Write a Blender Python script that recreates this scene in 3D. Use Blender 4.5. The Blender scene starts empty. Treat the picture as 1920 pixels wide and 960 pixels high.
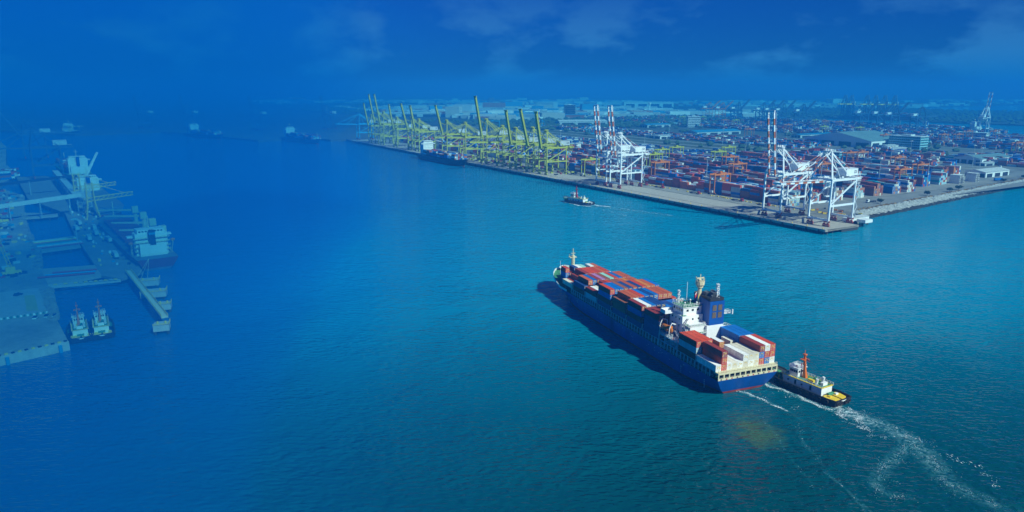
import bpy, math, random
from mathutils import Vector, Matrix
rng = random.Random(7)
S = bpy.context.scene
R = math.radians
COL = S.collection

# ---------------------------------------------------------------- camera
CAM_H = 115.0
cam = bpy.data.objects.new('camera', bpy.data.cameras.new('camera'))
COL.objects.link(cam)
cam.data.sensor_width = 36.0
cam.data.lens = 36.0 * 1345.0 / 1920.0
cam.data.clip_start = 1.0
cam.data.clip_end = 90000.0
cam.location = (0, 0, CAM_H)
cam.rotation_euler = (R(90) - math.atan(313.5 / 1345.0), 0, 0)
S.camera = cam

# ---------------------------------------------------------------- sun and sky
SUN_EL, SUN_AZ = R(41), R(135)          # azimuth clockwise from +Y: behind the camera, to the right
sd = Vector((math.sin(SUN_AZ) * math.cos(SUN_EL), math.cos(SUN_AZ) * math.cos(SUN_EL), math.sin(SUN_EL)))
sl = bpy.data.lights.new('sun', 'SUN')
sl.energy = 5.0
sl.angle = R(0.53)
sl.color = (1.0, 0.93, 0.82)
sun = bpy.data.objects.new('sun', sl)
COL.objects.link(sun)
sun.rotation_euler = (-sd).to_track_quat('-Z', 'Y').to_euler()

W = bpy.data.worlds.new('World')
S.world = W
W.use_nodes = True
nt = W.node_tree
nt.nodes.clear()
def wn(t, **k):
    n = nt.nodes.new(t)
    for a, b in k.items(): setattr(n, a, b)
    return n
out = wn('ShaderNodeOutputWorld'); bg = wn('ShaderNodeBackground')
sky = wn('ShaderNodeTexSky', sky_type='NISHITA', sun_disc=False, sun_elevation=SUN_EL, sun_rotation=SUN_AZ,
         altitude=0, air_density=1.0, dust_density=0.6, ozone_density=3.0)
tint = wn('ShaderNodeMix', data_type='RGBA', blend_type='MULTIPLY'); tint.inputs[0].default_value = 1.0
tint.inputs[7].default_value = (0.012, 0.225, 0.93, 1)
# cumulus clouds low over the horizon: noise in direction space, flattened
tc = wn('ShaderNodeTexCoord'); mp = wn('ShaderNodeMapping'); mp.inputs['Scale'].default_value = (1, 1, 2.2)
mp.inputs['Location'].default_value = (5.2, 2.2, 0.25)
n1 = wn('ShaderNodeTexNoise'); n1.inputs['Scale'].default_value = 7.0; n1.inputs['Detail'].default_value = 9
n1.inputs['Roughness'].default_value = 0.58
rmp = wn('ShaderNodeValToRGB'); rmp.color_ramp.elements[0].position = 0.50; rmp.color_ramp.elements[1].position = 0.62
cl = wn('ShaderNodeMix', data_type='RGBA'); cl.inputs[7].default_value = (1.1, 3.5, 7.8, 1)
cm = wn('ShaderNodeMath', operation='MULTIPLY'); cm.inputs[1].default_value = 0.8
L = nt.links.new
L(tc.outputs['Generated'], mp.inputs['Vector']); L(mp.outputs[0], n1.inputs['Vector']); L(n1.outputs['Fac'], rmp.inputs[0])
sxz = wn('ShaderNodeSeparateXYZ'); L(tc.outputs['Generated'], sxz.inputs[0])
fade = wn('ShaderNodeMapRange'); fade.inputs[1].default_value = 0.04; fade.inputs[2].default_value = 0.135; fade.inputs[3].default_value = 1.0; fade.inputs[4].default_value = 0.0
L(sxz.outputs[2], fade.inputs[0])
cf = wn('ShaderNodeMath', operation='MULTIPLY'); L(rmp.outputs[0], cf.inputs[0]); L(fade.outputs[0], cf.inputs[1])
L(cf.outputs[0], cm.inputs[0]); L(cm.outputs[0], cl.inputs[0])
L(sky.outputs[0], tint.inputs[6]); L(tint.outputs[2], cl.inputs[6]); L(cl.outputs[2], bg.inputs[0])
bg.inputs[1].default_value = 0.058
L(bg.outputs[0], out.inputs[0])

S.view_settings.view_transform = 'Standard'
S.view_settings.look = 'None'
S.view_settings.exposure = 0.26
S.view_settings.gamma = 1.0
S.view_settings.use_curve_mapping = False
S.render.engine = 'CYCLES'
S.cycles.volume_bounces = 2
S.cycles.max_bounces = 6
S.cycles.diffuse_bounces = 2
S.cycles.glossy_bounces = 2
S.cycles.use_denoising = True
S.cycles.sample_clamp_indirect = 4.0

# ---------------------------------------------------------------- helpers
def link(o):
    COL.objects.link(o)
    return o

def tag(o, label=None, cat=None, group=None, kind=None):
    if label: o['label'] = label
    if cat: o['category'] = cat
    if group: o['group'] = group
    if kind: o['kind'] = kind
    return o

def thing(name, label, cat, loc=(0, 0, 0), rz=0.0, group=None):
    o = link(bpy.data.objects.new(name, None))
    o.location = loc
    o.rotation_euler = (0, 0, rz)
    o.empty_display_size = 1
    return tag(o, label, cat, group)

KIDS = {}
def adopt(o, parent):
    o.parent = parent
    KIDS.setdefault(parent.name, []).append(o)

def dup(src, loc=None, rz=None, label=None, group=None, parent=None):
    c = src.copy()
    link(c)
    if parent is not None: adopt(c, parent)
    for ch in list(KIDS.get(src.name, [])): dup(ch, parent=c)
    if loc is not None: c.location = loc
    if rz is not None: c.rotation_euler = (0, 0, rz)
    if label: c['label'] = label
    if group: c['group'] = group
    return c

class MB:
    """collects shapes, then becomes ONE mesh object"""
    def __init__(s): s.v, s.f, s.m = [], [], []
    def add(s, vs, fs, m=0):
        n = len(s.v)
        s.v += [tuple(p) for p in vs]
        s.f += [tuple(i + n for i in f) for f in fs]
        s.m += [m] * len(fs)
        return s
    def box(s, c, d, rz=0.0, m=0, bottom=True):
        x, y, z = d[0] / 2, d[1] / 2, d[2] / 2
        cs, sn = math.cos(rz), math.sin(rz)
        vs = [(c[0] + a * x * cs - b * y * sn, c[1] + a * x * sn + b * y * cs, c[2] + e * z)
              for e in (-1, 1) for a, b in ((-1, -1), (1, -1), (1, 1), (-1, 1))]
        fs = [(4, 5, 6, 7), (0, 1, 5, 4), (1, 2, 6, 5), (2, 3, 7, 6), (3, 0, 4, 7)]
        if bottom: fs.append((3, 2, 1, 0))
        return s.add(vs, fs, m)
    def span(s, a, b, m=0):
        return s.box([(a[i] + b[i]) / 2 for i in range(3)], [abs(b[i] - a[i]) for i in range(3)], 0, m)
    def beam(s, p, q, w, h=None, m=0, w2=None):
        h = h or w
        p, q = Vector(p), Vector(q)
        d = (q - p).normalized()
        up = Vector((0, 0, 1)) if abs(d.z) < 0.99 else Vector((0, 1, 0))
        sx = d.cross(up).normalized(); sz = sx.cross(d).normalized()
        k = (w2 or w) / w
        vs = [c + sx * (a * w / 2 * f) + sz * (b * h / 2 * f) for c, f in ((p, 1), (q, k)) for a, b in ((-1, -1), (1, -1), (1, 1), (-1, 1))]
        return s.add(vs, [(3, 2, 1, 0), (4, 5, 6, 7), (0, 1, 5, 4), (1, 2, 6, 5), (2, 3, 7, 6), (3, 0, 4, 7)], m)
    def tube(s, p, q, r, n=8, m=0, r2=None):
        p, q = Vector(p), Vector(q)
        d = (q - p).normalized()
        up = Vector((0, 0, 1)) if abs(d.z) < 0.99 else Vector((0, 1, 0))
        sx = d.cross(up).normalized(); sy = sx.cross(d).normalized()
        r2 = r if r2 is None else r2
        vs = []
        for c, k in ((p, r), (q, r2)):
            for i in range(n):
                a = 2 * math.pi * i / n
                vs.append(c + sx * (math.cos(a) * k) + sy * (math.sin(a) * k))
        fs = [(i, (i + 1) % n, n + (i + 1) % n, n + i) for i in range(n)] + [tuple(range(n))[::-1], tuple(range(n, 2 * n))]
        return s.add(vs, fs, m)
    def prism(s, poly, z0, z1, m=0, mt=None):
        n = len(poly)
        vs = [(x, y, z0) for x, y in poly] + [(x, y, z1) for x, y in poly]
        s.add(vs, [(i, (i + 1) % n, n + (i + 1) % n, n + i) for i in range(n)] + [tuple(range(n))[::-1]], m)
        return s.add(vs[n:], [tuple(range(n))], m if mt is None else mt)
    def loft(s, rings, m=0, closed=True, cap=True):
        n = len(rings[0])
        vs = [p for r in rings for p in r]
        fs = []
        for k in range(len(rings) - 1):
            for i in range(n if closed else n - 1):
                j = (i + 1) % n
                fs.append((k * n + i, k * n + j, (k + 1) * n + j, (k + 1) * n + i))
        if cap: fs += [tuple(range(n))[::-1], tuple(range((len(rings) - 1) * n, len(rings) * n))]
        return s.add(vs, fs, m)
    def ball(s, c, r, m=0, n=8, k=5, sq=1.0):
        rings = []
        for j in range(k + 1):
            t = math.pi * (j / k) - math.pi / 2
            q = max(math.cos(t), 0.02) * r
            rings.append([(c[0] + q * math.cos(2 * math.pi * i / n), c[1] + q * math.sin(2 * math.pi * i / n), c[2] + r * sq * math.sin(t)) for i in range(n)])
        return s.loft(rings, m)
    def rail(s, pts, h=1.1, gap=1.5, r=0.05, m=0):
        """a ship's or stair's railing: two rails and stanchions"""
        for p, q in zip(pts, pts[1:]):
            p, q = Vector(p), Vector(q)
            n = max(1, int((q - p).length / gap))
            for z in (h, h * 0.5): s.beam(p + Vector((0, 0, z)), q + Vector((0, 0, z)), r * 2, m=m)
            for i in range(n + 1):
                c = p.lerp(q, i / n)
                s.beam(c, c + Vector((0, 0, h)), r * 2, m=m)
        return s
    def mesh(s, name, mats):
        me = bpy.data.meshes.new(name)
        me.from_pydata(s.v, [], s.f)
        for x in mats: me.materials.append(x)
        if len(mats) > 1: me.polygons.foreach_set('material_index', s.m)
        me.update()
        return me
    def obj(s, name, mats, parent=None, smooth=False, fix=False):
        if not isinstance(mats, (list, tuple)): mats = [mats]
        me = s.mesh(name, mats)
        if fix:
            import bmesh
            bm = bmesh.new(); bm.from_mesh(me); bmesh.ops.recalc_face_normals(bm, faces=bm.faces); bm.to_mesh(me); bm.free()
        if smooth: me.polygons.foreach_set('use_smooth', [True] * len(me.polygons))
        o = link(bpy.data.objects.new(name, me))
        if parent is not None: adopt(o, parent)
        return o

# ---------------------------------------------------------------- materials
def nodes(name):
    m = bpy.data.materials.new(name)
    m.use_nodes = True
    t = m.node_tree
    return m, t, t.nodes['Principled BSDF'], t.links.new

def nn(t, ty, ins=None, **k):
    n = t.nodes.new(ty)
    for a, b in k.items(): setattr(n, a, b)
    for a, b in (ins or {}).items(): n.inputs[a].default_value = b
    return n

def paint(name, c, rough=0.5, var=0.16, scale=0.6, rnd=0.0, metal=0.0, streak=True, rust=0.0, c2=None):
    """painted or raw surface: patchy tone, vertical streaks, optional rust blotches, per-object tone"""
    m, t, b, L = nodes(name)
    geo = nn(t, 'ShaderNodeNewGeometry')
    mp = nn(t, 'ShaderNodeMapping', {'Scale': (scale, scale, scale * (0.25 if streak else 1.0))})
    L(geo.outputs['Position'], mp.inputs[0])
    no = nn(t, 'ShaderNodeTexNoise', {'Scale': 1.0, 'Detail': 6.0, 'Roughness': 0.65})
    L(mp.outputs[0], no.inputs['Vector'])
    r = nn(t, 'ShaderNodeMapRange', {1: 0.3, 2: 0.7, 3: 1 - var, 4: 1 + var * 0.6})
    L(no.outputs['Fac'], r.inputs[0])
    val = r.outputs[0]
    if rnd:
        oi = nn(t, 'ShaderNodeObjectInfo')
        rr = nn(t, 'ShaderNodeMapRange', {1: 0.0, 2: 1.0, 3: 1 - rnd, 4: 1 + rnd})
        L(oi.outputs['Random'], rr.inputs[0])
        mu = nn(t, 'ShaderNodeMath', operation='MULTIPLY'); L(val, mu.inputs[0]); L(rr.outputs[0], mu.inputs[1]); val = mu.outputs[0]
    mix = nn(t, 'ShaderNodeVectorMath', {0: c}, operation='SCALE')
    L(val, mix.inputs['Scale'])
    colr = mix.outputs[0]
    if rust or c2:
        n2 = nn(t, 'ShaderNodeTexNoise', {'Scale': scale * 1.7, 'Detail': 7.0, 'Roughness': 0.7})
        L(geo.outputs['Position'], n2.inputs['Vector'])
        rp = nn(t, 'ShaderNodeMapRange', {1: 0.56, 2: 0.72, 3: 0.0, 4: rust or 0.8})
        L(n2.outputs['Fac'], rp.inputs[0])
        mx = nn(t, 'ShaderNodeMix', {7: (*(c2 or (0.16, 0.07, 0.03)), 1)}, data_type='RGBA')
        L(rp.outputs[0], mx.inputs[0]); L(colr, mx.inputs[6]); colr = mx.outputs[2]
    L(colr, b.inputs['Base Color'])
    b.inputs['Roughness'].default_value = rough
    b.inputs['Metallic'].default_value = metal
    return m

# container paints
CC = dict(red=(0.62, 0.062, 0.014), maroon=(0.32, 0.040, 0.024), brown=(0.32, 0.10, 0.05), orange=(0.62, 0.20, 0.03),
          blue=(0.004, 0.15, 0.48), navy=(0.012, 0.060, 0.22), pale=(0.40, 0.60, 0.66), white=(0.90, 0.88, 0.82), cream=(0.80, 0.73, 0.58),
          grey=(0.46, 0.48, 0.48), teal=(0.03, 0.36, 0.42), mint=(0.36, 0.70, 0.56), lilac=(0.46, 0.20, 0.42), rust=(0.54, 0.105, 0.030),
          yellow=(0.70, 0.45, 0.03), green=(0.04, 0.28, 0.10))
CM = {k: paint('container_' + k, c, 0.55, 0.2, 0.8, rnd=0.12, rust=0.18 if k in ('white', 'cream', 'pale', 'grey') else 0.2) for k, c in CC.items()}
CNAMES = dict(red='bright red', maroon='dark maroon', brown='brown', orange='orange', blue='bright blue', navy='navy blue', pale='pale grey-blue',
              white='white', cream='cream', grey='grey', teal='teal', mint='mint green', lilac='lilac', rust='rust red', yellow='yellow', green='green')
M = dict(
    hull_blue=paint('hull_blue', (0.002, 0.080, 0.35), 0.42, 0.3, 0.22, rust=0.3, c2=(0.012, 0.045, 0.12)),
    boot_red=paint('boot_red', (0.66, 0.075, 0.05), 0.6, 0.3, 0.3),
    white=paint('white_paint', (0.88, 0.87, 0.84), 0.45, 0.1, 0.5, rust=0.12),
    crane_white=paint('crane_white', (0.88, 0.88, 0.88), 0.45, 0.1, 0.3, rust=0.06),
    cream=paint('cream_paint', (0.74, 0.66, 0.42), 0.5, 0.14, 0.6, rust=0.25),
    palegrey=paint('pale_grey_paint', (0.50, 0.56, 0.58), 0.5, 0.15, 0.5, rust=0.2),
    lightblue=paint('light_blue_steel', (0.42, 0.62, 0.70), 0.5, 0.12, 0.6, rust=0.15),
    green_deck=paint('green_deck', (0.05, 0.24, 0.11), 0.7, 0.3, 0.7, rust=0.2),
    grey_deck=paint('grey_deck', (0.17, 0.19, 0.19), 0.75, 0.3, 0.4, rust=0.35),
    dark=paint('dark_steel', (0.03, 0.032, 0.036), 0.5, 0.3, 0.6),
    black=paint('black_rubber', (0.014, 0.015, 0.018), 0.7, 0.3, 0.8),
    glass=paint('dark_glass', (0.012, 0.02, 0.03), 0.12, 0.1, 0.3),
    orange=paint('orange_paint', (0.72, 0.20, 0.02), 0.45, 0.15, 0.7, rust=0.15),
    red_orange=paint('red_orange_paint', (0.80, 0.17, 0.015), 0.45, 0.12, 0.7),
    red=paint('red_paint', (0.5, 0.03, 0.025), 0.5, 0.15, 0.5),
    stripe_red=paint('stripe_red', (0.55, 0.15, 0.05), 0.5, 0.15, 0.4),
    yellow=paint('yellow_paint', (0.90, 0.60, 0.02), 0.5, 0.12, 0.5, rust=0.15),
    crane_yellow=paint('crane_yellow', (0.47, 0.48, 0.03), 0.5, 0.15, 0.3, rust=0.1),
    rtg_orange=paint('gantry_orange', (0.66, 0.19, 0.02), 0.5, 0.15, 0.4, rust=0.1),
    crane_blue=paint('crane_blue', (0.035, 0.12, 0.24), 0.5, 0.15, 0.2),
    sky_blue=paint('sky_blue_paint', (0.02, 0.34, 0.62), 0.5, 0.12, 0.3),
    bogie=paint('bogie_red', (0.46, 0.06, 0.03), 0.6, 0.25, 0.6, rust=0.3),
    concrete=paint('concrete', (0.45, 0.385, 0.31), 0.85, 0.22, 0.25, streak=False, c2=(0.22, 0.21, 0.20)),
    pale_concrete=paint('pale_concrete', (0.52, 0.50, 0.46), 0.85, 0.2, 0.25, streak=False, c2=(0.33, 0.31, 0.29)),
    wet_concrete=paint('wet_concrete', (0.06, 0.062, 0.062), 0.6, 0.3, 0.4),
    asphalt=paint('asphalt', (0.28, 0.255, 0.22), 0.9, 0.25, 0.08, streak=False, c2=(0.27, 0.25, 0.22)),
    roof_white=paint('pale_roof', (0.66, 0.66, 0.64), 0.55, 0.15, 0.2, rust=0.1),
    roof_green=paint('grey_green_roof', (0.20, 0.32, 0.32), 0.6, 0.18, 0.1),
    roof_blue=paint('blue_roof', (0.02, 0.26, 0.46), 0.55, 0.15, 0.1),
    foliage=paint('foliage', (0.050, 0.085, 0.030), 0.8, 0.45, 0.5, rnd=0.25, streak=False),
    bark=paint('bark', (0.09, 0.065, 0.045), 0.9, 0.3, 2.0),
    dry_grass=paint('dry_grass', (0.42, 0.26, 0.09), 0.9, 0.35, 0.8, streak=False),
    rock=paint('pale_rock', (0.50, 0.49, 0.46), 0.9, 0.4, 0.35, streak=False),
    rock_dark=paint('weed_rock', (0.05, 0.047, 0.035), 0.8, 0.5, 0.5, streak=False),
    mud_rock=paint('brown_rock', (0.36, 0.31, 0.25), 0.9, 0.4, 0.35, streak=False),
    line_white=paint('line_white', (0.72, 0.72, 0.70), 0.8, 0.25, 0.7, streak=False),
)
M['bronze'] = M['stripe_red']

# ---------------------------------------------------------------- frames
UX, UY = -0.507, 0.862                      # along the main quay, away from the camera
QO = (252.4, 567.0)
QR = math.atan2(-0.862, 0.507)              # local x runs along the quay towards the camera, local y inland
def Q(u, v, z=4.0): return (QO[0] + u * UX + v * 0.862, QO[1] + u * UY + v * 0.507, z)
def Q2(u, v): return Q(u, v)[:2]

# ---------------------------------------------------------------- water
def water_material():
    m, t, b, L = nodes('sea_water')
    geo = nn(t, 'ShaderNodeNewGeometry')
    pos = geo.outputs['Position']
    def noise(scale, detail=2.0, stretch=(1, 1, 1), rot=0.0, rough=0.5, dist=0.0):
        mp = nn(t, 'ShaderNodeMapping', {'Scale': stretch, 'Rotation': (0, 0, rot)})
        L(pos, mp.inputs[0])
        n = nn(t, 'ShaderNodeTexNoise', {'Scale': scale, 'Detail': detail, 'Roughness': rough, 'Distortion': dist})
        L(mp.outputs[0], n.inputs['Vector'])
        return n.outputs['Fac']
    def math_(op, a, bb):
        n = nn(t, 'ShaderNodeMath', operation=op)
        for i, x in enumerate((a, bb)):
            if isinstance(x, (int, float)): n.inputs[i].default_value = x
            else: L(x, n.inputs[i])
        return n.outputs[0]
    chop = noise(0.27, 1.0, (1, 2.3, 1), R(18), 0.45, 0.35)
    rip = noise(0.8, 0.0, (1, 1.8, 1), R(-12), 0.5, 0.2)
    swell = noise(0.07, 2.0, (1, 1.7, 1), R(35), 0.5, 0.8)
    patch = noise(0.0075, 4.0, (1, 2.2, 1), R(-25), 0.55, 1.2)
    pr = nn(t, 'ShaderNodeMapRange', {1: 0.35, 2: 0.65, 3: 0.55, 4: 1.15}); L(patch, pr.inputs[0])
    h = math_('ADD', math_('MULTIPLY', chop, 1.0), math_('ADD', math_('MULTIPLY', rip, 0.16), math_('MULTIPLY', swell, 1.6)))
    bump = nn(t, 'ShaderNodeBump', {'Distance': 1.0})
    L(math_('MULTIPLY', pr.outputs[0], 0.95), bump.inputs['Strength']); L(h, bump.inputs['Height'])
    L(bump.outputs[0], b.inputs['Normal'])
    # body colour: dark near, far sky reflection painted in as turquoise, blue haze painted in westward
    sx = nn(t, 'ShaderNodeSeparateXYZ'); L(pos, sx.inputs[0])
    silt = math_('SUBTRACT', noise(0.006, 4.0, (1, 1, 1), 0.0, 0.55, 0.8), 0.5)  # plain noise that wavers the borders of the painted tones
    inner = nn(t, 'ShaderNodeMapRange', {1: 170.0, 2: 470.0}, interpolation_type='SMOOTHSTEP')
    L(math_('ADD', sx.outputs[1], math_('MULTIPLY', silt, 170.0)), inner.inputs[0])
    west_wash = nn(t, 'ShaderNodeMapRange', {1: 70.0, 2: -190.0}, interpolation_type='SMOOTHSTEP')
    L(math_('ADD', sx.outputs[0], math_('MULTIPLY', silt, 90.0)), west_wash.inputs[0])
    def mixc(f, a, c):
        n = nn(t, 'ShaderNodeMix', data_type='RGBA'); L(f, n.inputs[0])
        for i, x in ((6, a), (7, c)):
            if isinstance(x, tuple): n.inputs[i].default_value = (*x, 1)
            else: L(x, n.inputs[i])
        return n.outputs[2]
    near_c = mixc(west_wash.outputs[0], (0.0006, 0.056, 0.068), (0.0005, 0.090, 0.245))
    far_sheen_c = mixc(west_wash.outputs[0], (0.0006, 0.270, 0.410), (0.0005, 0.155, 0.395))  # brightened to paint grazing sky reflection into the body colour
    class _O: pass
    mx = _O(); mx.outputs = {2: mixc(inner.outputs[0], near_c, far_sheen_c)}
    # yellow silt churned up under the ship's stern
    sub = nn(t, 'ShaderNodeVectorMath', {1: (83.5, 226.5, 0)}, operation='SUBTRACT'); L(pos, sub.inputs[0])
    wob = nn(t, 'ShaderNodeTexNoise', {'Scale': 0.16, 'Detail': 4.0, 'Roughness': 0.6}); L(pos, wob.inputs['Vector'])
    mpd = nn(t, 'ShaderNodeMapping', {'Scale': (0.085, 0.06, 0.0), 'Rotation': (0, 0, R(20))}); L(sub.outputs[0], mpd.inputs[0])
    ln = nn(t, 'ShaderNodeVectorMath', operation='LENGTH'); L(mpd.outputs[0], ln.inputs[0])
    dd = math_('ADD', ln.outputs['Value'], math_('MULTIPLY', math_('SUBTRACT', wob.outputs['Fac'], 0.5), 1.9))
    dr = nn(t, 'ShaderNodeMapRange', {1: 0.15, 2: 1.0, 3: 0.55, 4: 0.0}, interpolation_type='SMOOTHSTEP'); L(dd, dr.inputs[0])
    mx2 = nn(t, 'ShaderNodeMix', {7: (0.075, 0.135, 0.030, 1)}, data_type='RGBA')
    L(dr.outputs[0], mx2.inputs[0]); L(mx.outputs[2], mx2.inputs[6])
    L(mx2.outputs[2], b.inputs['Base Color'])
    b.inputs['Roughness'].default_value = 0.05
    b.inputs['IOR'].default_value = 1.33
    b.inputs['Specular IOR Level'].default_value = 0.28
    b.inputs['Specular Tint'].default_value = (0.3, 0.85, 1.0, 1)
    return m
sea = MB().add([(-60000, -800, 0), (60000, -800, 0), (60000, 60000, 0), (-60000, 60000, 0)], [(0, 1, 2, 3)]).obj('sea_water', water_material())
tag(sea, kind='structure')

# ---------------------------------------------------------------- land
def ground_material(name, near, far, far_from=1100.0, far_to=2200.0):
    """yard paving near the quays; scrub, tracks, dry fields and dark trees inland"""
    m, t, b, L = nodes(name)
    geo = nn(t, 'ShaderNodeNewGeometry'); pos = geo.outputs['Position']
    n1 = nn(t, 'ShaderNodeTexNoise', {'Scale': 0.03, 'Detail': 8.0, 'Roughness': 0.65}); L(pos, n1.inputs['Vector'])
    n2 = nn(t, 'ShaderNodeTexNoise', {'Scale': 0.35, 'Detail': 5.0, 'Roughness': 0.6}); L(pos, n2.inputs['Vector'])
    cr = nn(t, 'ShaderNodeValToRGB')
    e = cr.color_ramp.elements
    e[0].position, e[0].color = 0.34, (*near[0], 1)
    e[1].position, e[1].color = 0.62, (*near[1], 1)
    L(n1.outputs['Fac'], cr.inputs[0])
    mpf = nn(t, 'ShaderNodeMapping', {'Scale': (0.0022, 0.006, 0.0), 'Rotation': (0, 0, R(30))}); L(pos, mpf.inputs[0])
    n3 = nn(t, 'ShaderNodeTexNoise', {'Scale': 1.0, 'Detail': 9.0, 'Roughness': 0.7}); L(mpf.outputs[0], n3.inputs['Vector'])
    cf = nn(t, 'ShaderNodeValToRGB')
    e = cf.color_ramp.elements
    e[0].position, e[0].color = 0.40, (*far[0], 1)
    e[1].position, e[1].color = 0.66, (*far[2], 1)
    x = e.new(0.54); x.color = (*far[1], 1)
    L(n3.outputs['Fac'], cf.inputs[0])
    sx = nn(t, 'ShaderNodeSeparateXYZ'); L(pos, sx.inputs[0])
    mr = nn(t, 'ShaderNodeMapRange', {1: far_from, 2: far_to}); L(sx.outputs[1], mr.inputs[0])
    mx = nn(t, 'ShaderNodeMix', data_type='RGBA'); L(mr.outputs[0], mx.inputs[0]); L(cr.outputs[0], mx.inputs[6]); L(cf.outputs[0], mx.inputs[7])
    r = nn(t, 'ShaderNodeMapRange', {1: 0.3, 2: 0.7, 3: 0.78, 4: 1.15}); L(n2.outputs['Fac'], r.inputs[0])
    sc = nn(t, 'ShaderNodeVectorMath', operation='SCALE'); L(mx.outputs[2], sc.inputs[0]); L(r.outputs[0], sc.inputs['Scale'])
    L(sc.outputs[0], b.inputs['Base Color'])
    b.inputs['Roughness'].default_value = 0.92
    return m
FAR3 = ((0.030, 0.045, 0.022), (0.065, 0.068, 0.045), (0.15, 0.135, 0.10))
M['ground'] = ground_material('yard_ground', ((0.13, 0.125, 0.115), (0.27, 0.245, 0.205)), FAR3)
M['ground_west'] = ground_material('west_ground', ((0.22, 0.21, 0.19), (0.40, 0.37, 0.32)), FAR3, 1500, 2200)
MAIN = [Q2(1230, 43), Q2(20, 43), Q2(27, 76), Q2(45, 98), Q2(47, 141), Q2(84, 485), Q2(125, 850), (1320, 1200), (1450, 1420),
        (1250, 1514), (1171, 1744), (1158, 1868), (1136, 1993), (1113, 2116), (1073, 2239), (993, 2280), (976, 2392), (950, 2503), (896, 2610), (835, 2690),
        (955, 2680), (1140, 2800), (1255, 2862), (1372, 2760), (1432, 2576), (1508, 2453), (1621, 2306), (1714, 2145), (2000, 2050), (2800, 3100),
        (2562, 3220), (2545, 3635), (2335, 3813), (2280, 4010), (2326, 4287), (2637, 4673), (3199, 5052), (3839, 5497), (5071, 6399), (9000, 9000),
        (60000, 30000), (60000, 58000), (-60000, 58000), (-60000, 2600), (-3000, 2100), (-1394, 1979), (-1093, 1815), (-934, 1929), (-773, 1815), (-561, 1600), (-470, 1700), (-406, 1622)]
land = MB().prism(MAIN, -3, 4.0).obj('terminal_ground', M['ground'], fix=True)
tag(land, kind='structure')
WEST = [(-900, 180), (-218, 288), (-200.3, 306.6), (-224, 337), (-262, 390), (-268, 403), (-296, 439), (-330, 489), (-357, 525), (-385, 560), (-430, 622), (-446, 648),
        (-500, 729), (-520, 760), (-600, 830), (-660, 960), (-760, 1080), (-1000, 1430), (-1110, 1572), (-1500, 1700), (-3000, 1700), (-3000, 200)]
west = MB().prism(WEST, -3, 4.0).obj('west_ground', M['ground_west'], fix=True)
tag(west, kind='structure')
# low hills far behind the bay
hm = MB()
hx = [-9000 + i * 260 for i in range(100)]
def ridge(x, k): return max(6.0, 70 + 48 * math.sin(x / 2100 + k) + 42 * math.sin(x / 820 + 2.1 * k) + 16 * math.sin(x / 310 + k) + (26 if x > 5000 else 0) * min(1, (x - 5000) / 2500))
rows = [[(x, 15200 + 900 * r + 250 * math.sin(x / 900 + r), 4 if r in (0, 4) else ridge(x, 1.3) * (0.55, 1.0, 0.6)[r - 1]) for x in hx] for r in range(5)]
hm.loft(rows, closed=False, cap=False)
hills = hm.obj('hills', M['foliage'], smooth=True)
tag(hills, kind='structure')

# ---------------------------------------------------------------- shipping containers
def corrugated(Lc, Hc, Wc=2.438):
    """corner posts and rails with recessed trapezoid corrugations on sides and roof; doors are a part of their own"""
    m = MB()
    x, y = Lc / 2, Wc / 2
    p = 0.16
    for a in (-1, 1):
        for b in (-1, 1):
            m.box((a * (x - p / 2), b * (y - p / 2), Hc / 2), (p, p, Hc))
        for z in (p / 2, Hc - p / 2):
            m.box((0, a * (y - p / 2), z), (Lc - 2 * p, p, p))
            m.box((a * (x - p / 2), 0, z), (p, Wc - 2 * p, p))
    n = max(8, int((Lc - 2 * p) / 0.56))
    st = (Lc - 2 * p) / n
    def profile(d0, d1):
        pts = []
        for i in range(n):
            a = -x + p + i * st
            pts += [(a, d0), (a + st * 0.35, d0), (a + st * 0.5, d1), (a + st * 0.85, d1)]
        return pts + [(x - p, d0)]
    for s in (-1, 1):
        pr = profile(y - 0.02, y - 0.075)
        m.loft([[(a, s * d, p) for a, d in pr], [(a, s * d, Hc - p) for a, d in pr]], closed=False, cap=False)
    pr = profile(Hc - 0.015, Hc - 0.05)
    m.loft([[(a, -y + p, d) for a, d in pr], [(a, y - p, d) for a, d in pr]], closed=False, cap=False)
    m.add([(-x + p, -y + p, 0.1), (x - p, -y + p, 0.1), (x - p, y - p, 0.1), (-x + p, y - p, 0.1)], [(3, 2, 1, 0)])
    m.add([(x - 0.06, -y + p, p), (x - 0.06, y - p, p), (x - 0.06, y - p, Hc - p), (x - 0.06, -y + p, Hc - p)], [(0, 1, 2, 3)])
    return m
def door_leaf(Lc, Hc, s, seed, Wc=2.438):
    """one door leaf with lock rods, cams and stuck-on placards (yellow and white)"""
    r = random.Random(seed)
    m = MB()
    x, w = -Lc / 2 + 0.05, Wc / 2 - 0.17
    m.box((x, s * (w / 2 + 0.005), Hc / 2), (0.05, w - 0.02, Hc - 0.34))
    for k in (0.28, 0.72):
        yy = s * w * k
        m.tube((x - 0.06, yy, 0.12), (x - 0.06, yy, Hc - 0.12), 0.035, 5, 2)
        for z in (0.35, Hc * 0.4, Hc - 0.35): m.box((x - 0.06, yy, z), (0.06, 0.16, 0.1), m=2)
    for _ in range(3):
        m.box((x - 0.035, s * r.uniform(0.2, w - 0.2), r.uniform(0.7, Hc - 0.45)), (0.02, r.uniform(0.25, 0.5), r.uniform(0.18, 0.42)), m=r.choice((1, 1, 2)))
    return m
STICK = [paint('sticker_yellow', (0.85, 0.55, 0.04), 0.5, 0.1), paint('sticker_white', (0.8, 0.8, 0.76), 0.5, 0.1)]
BODY = {}
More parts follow.
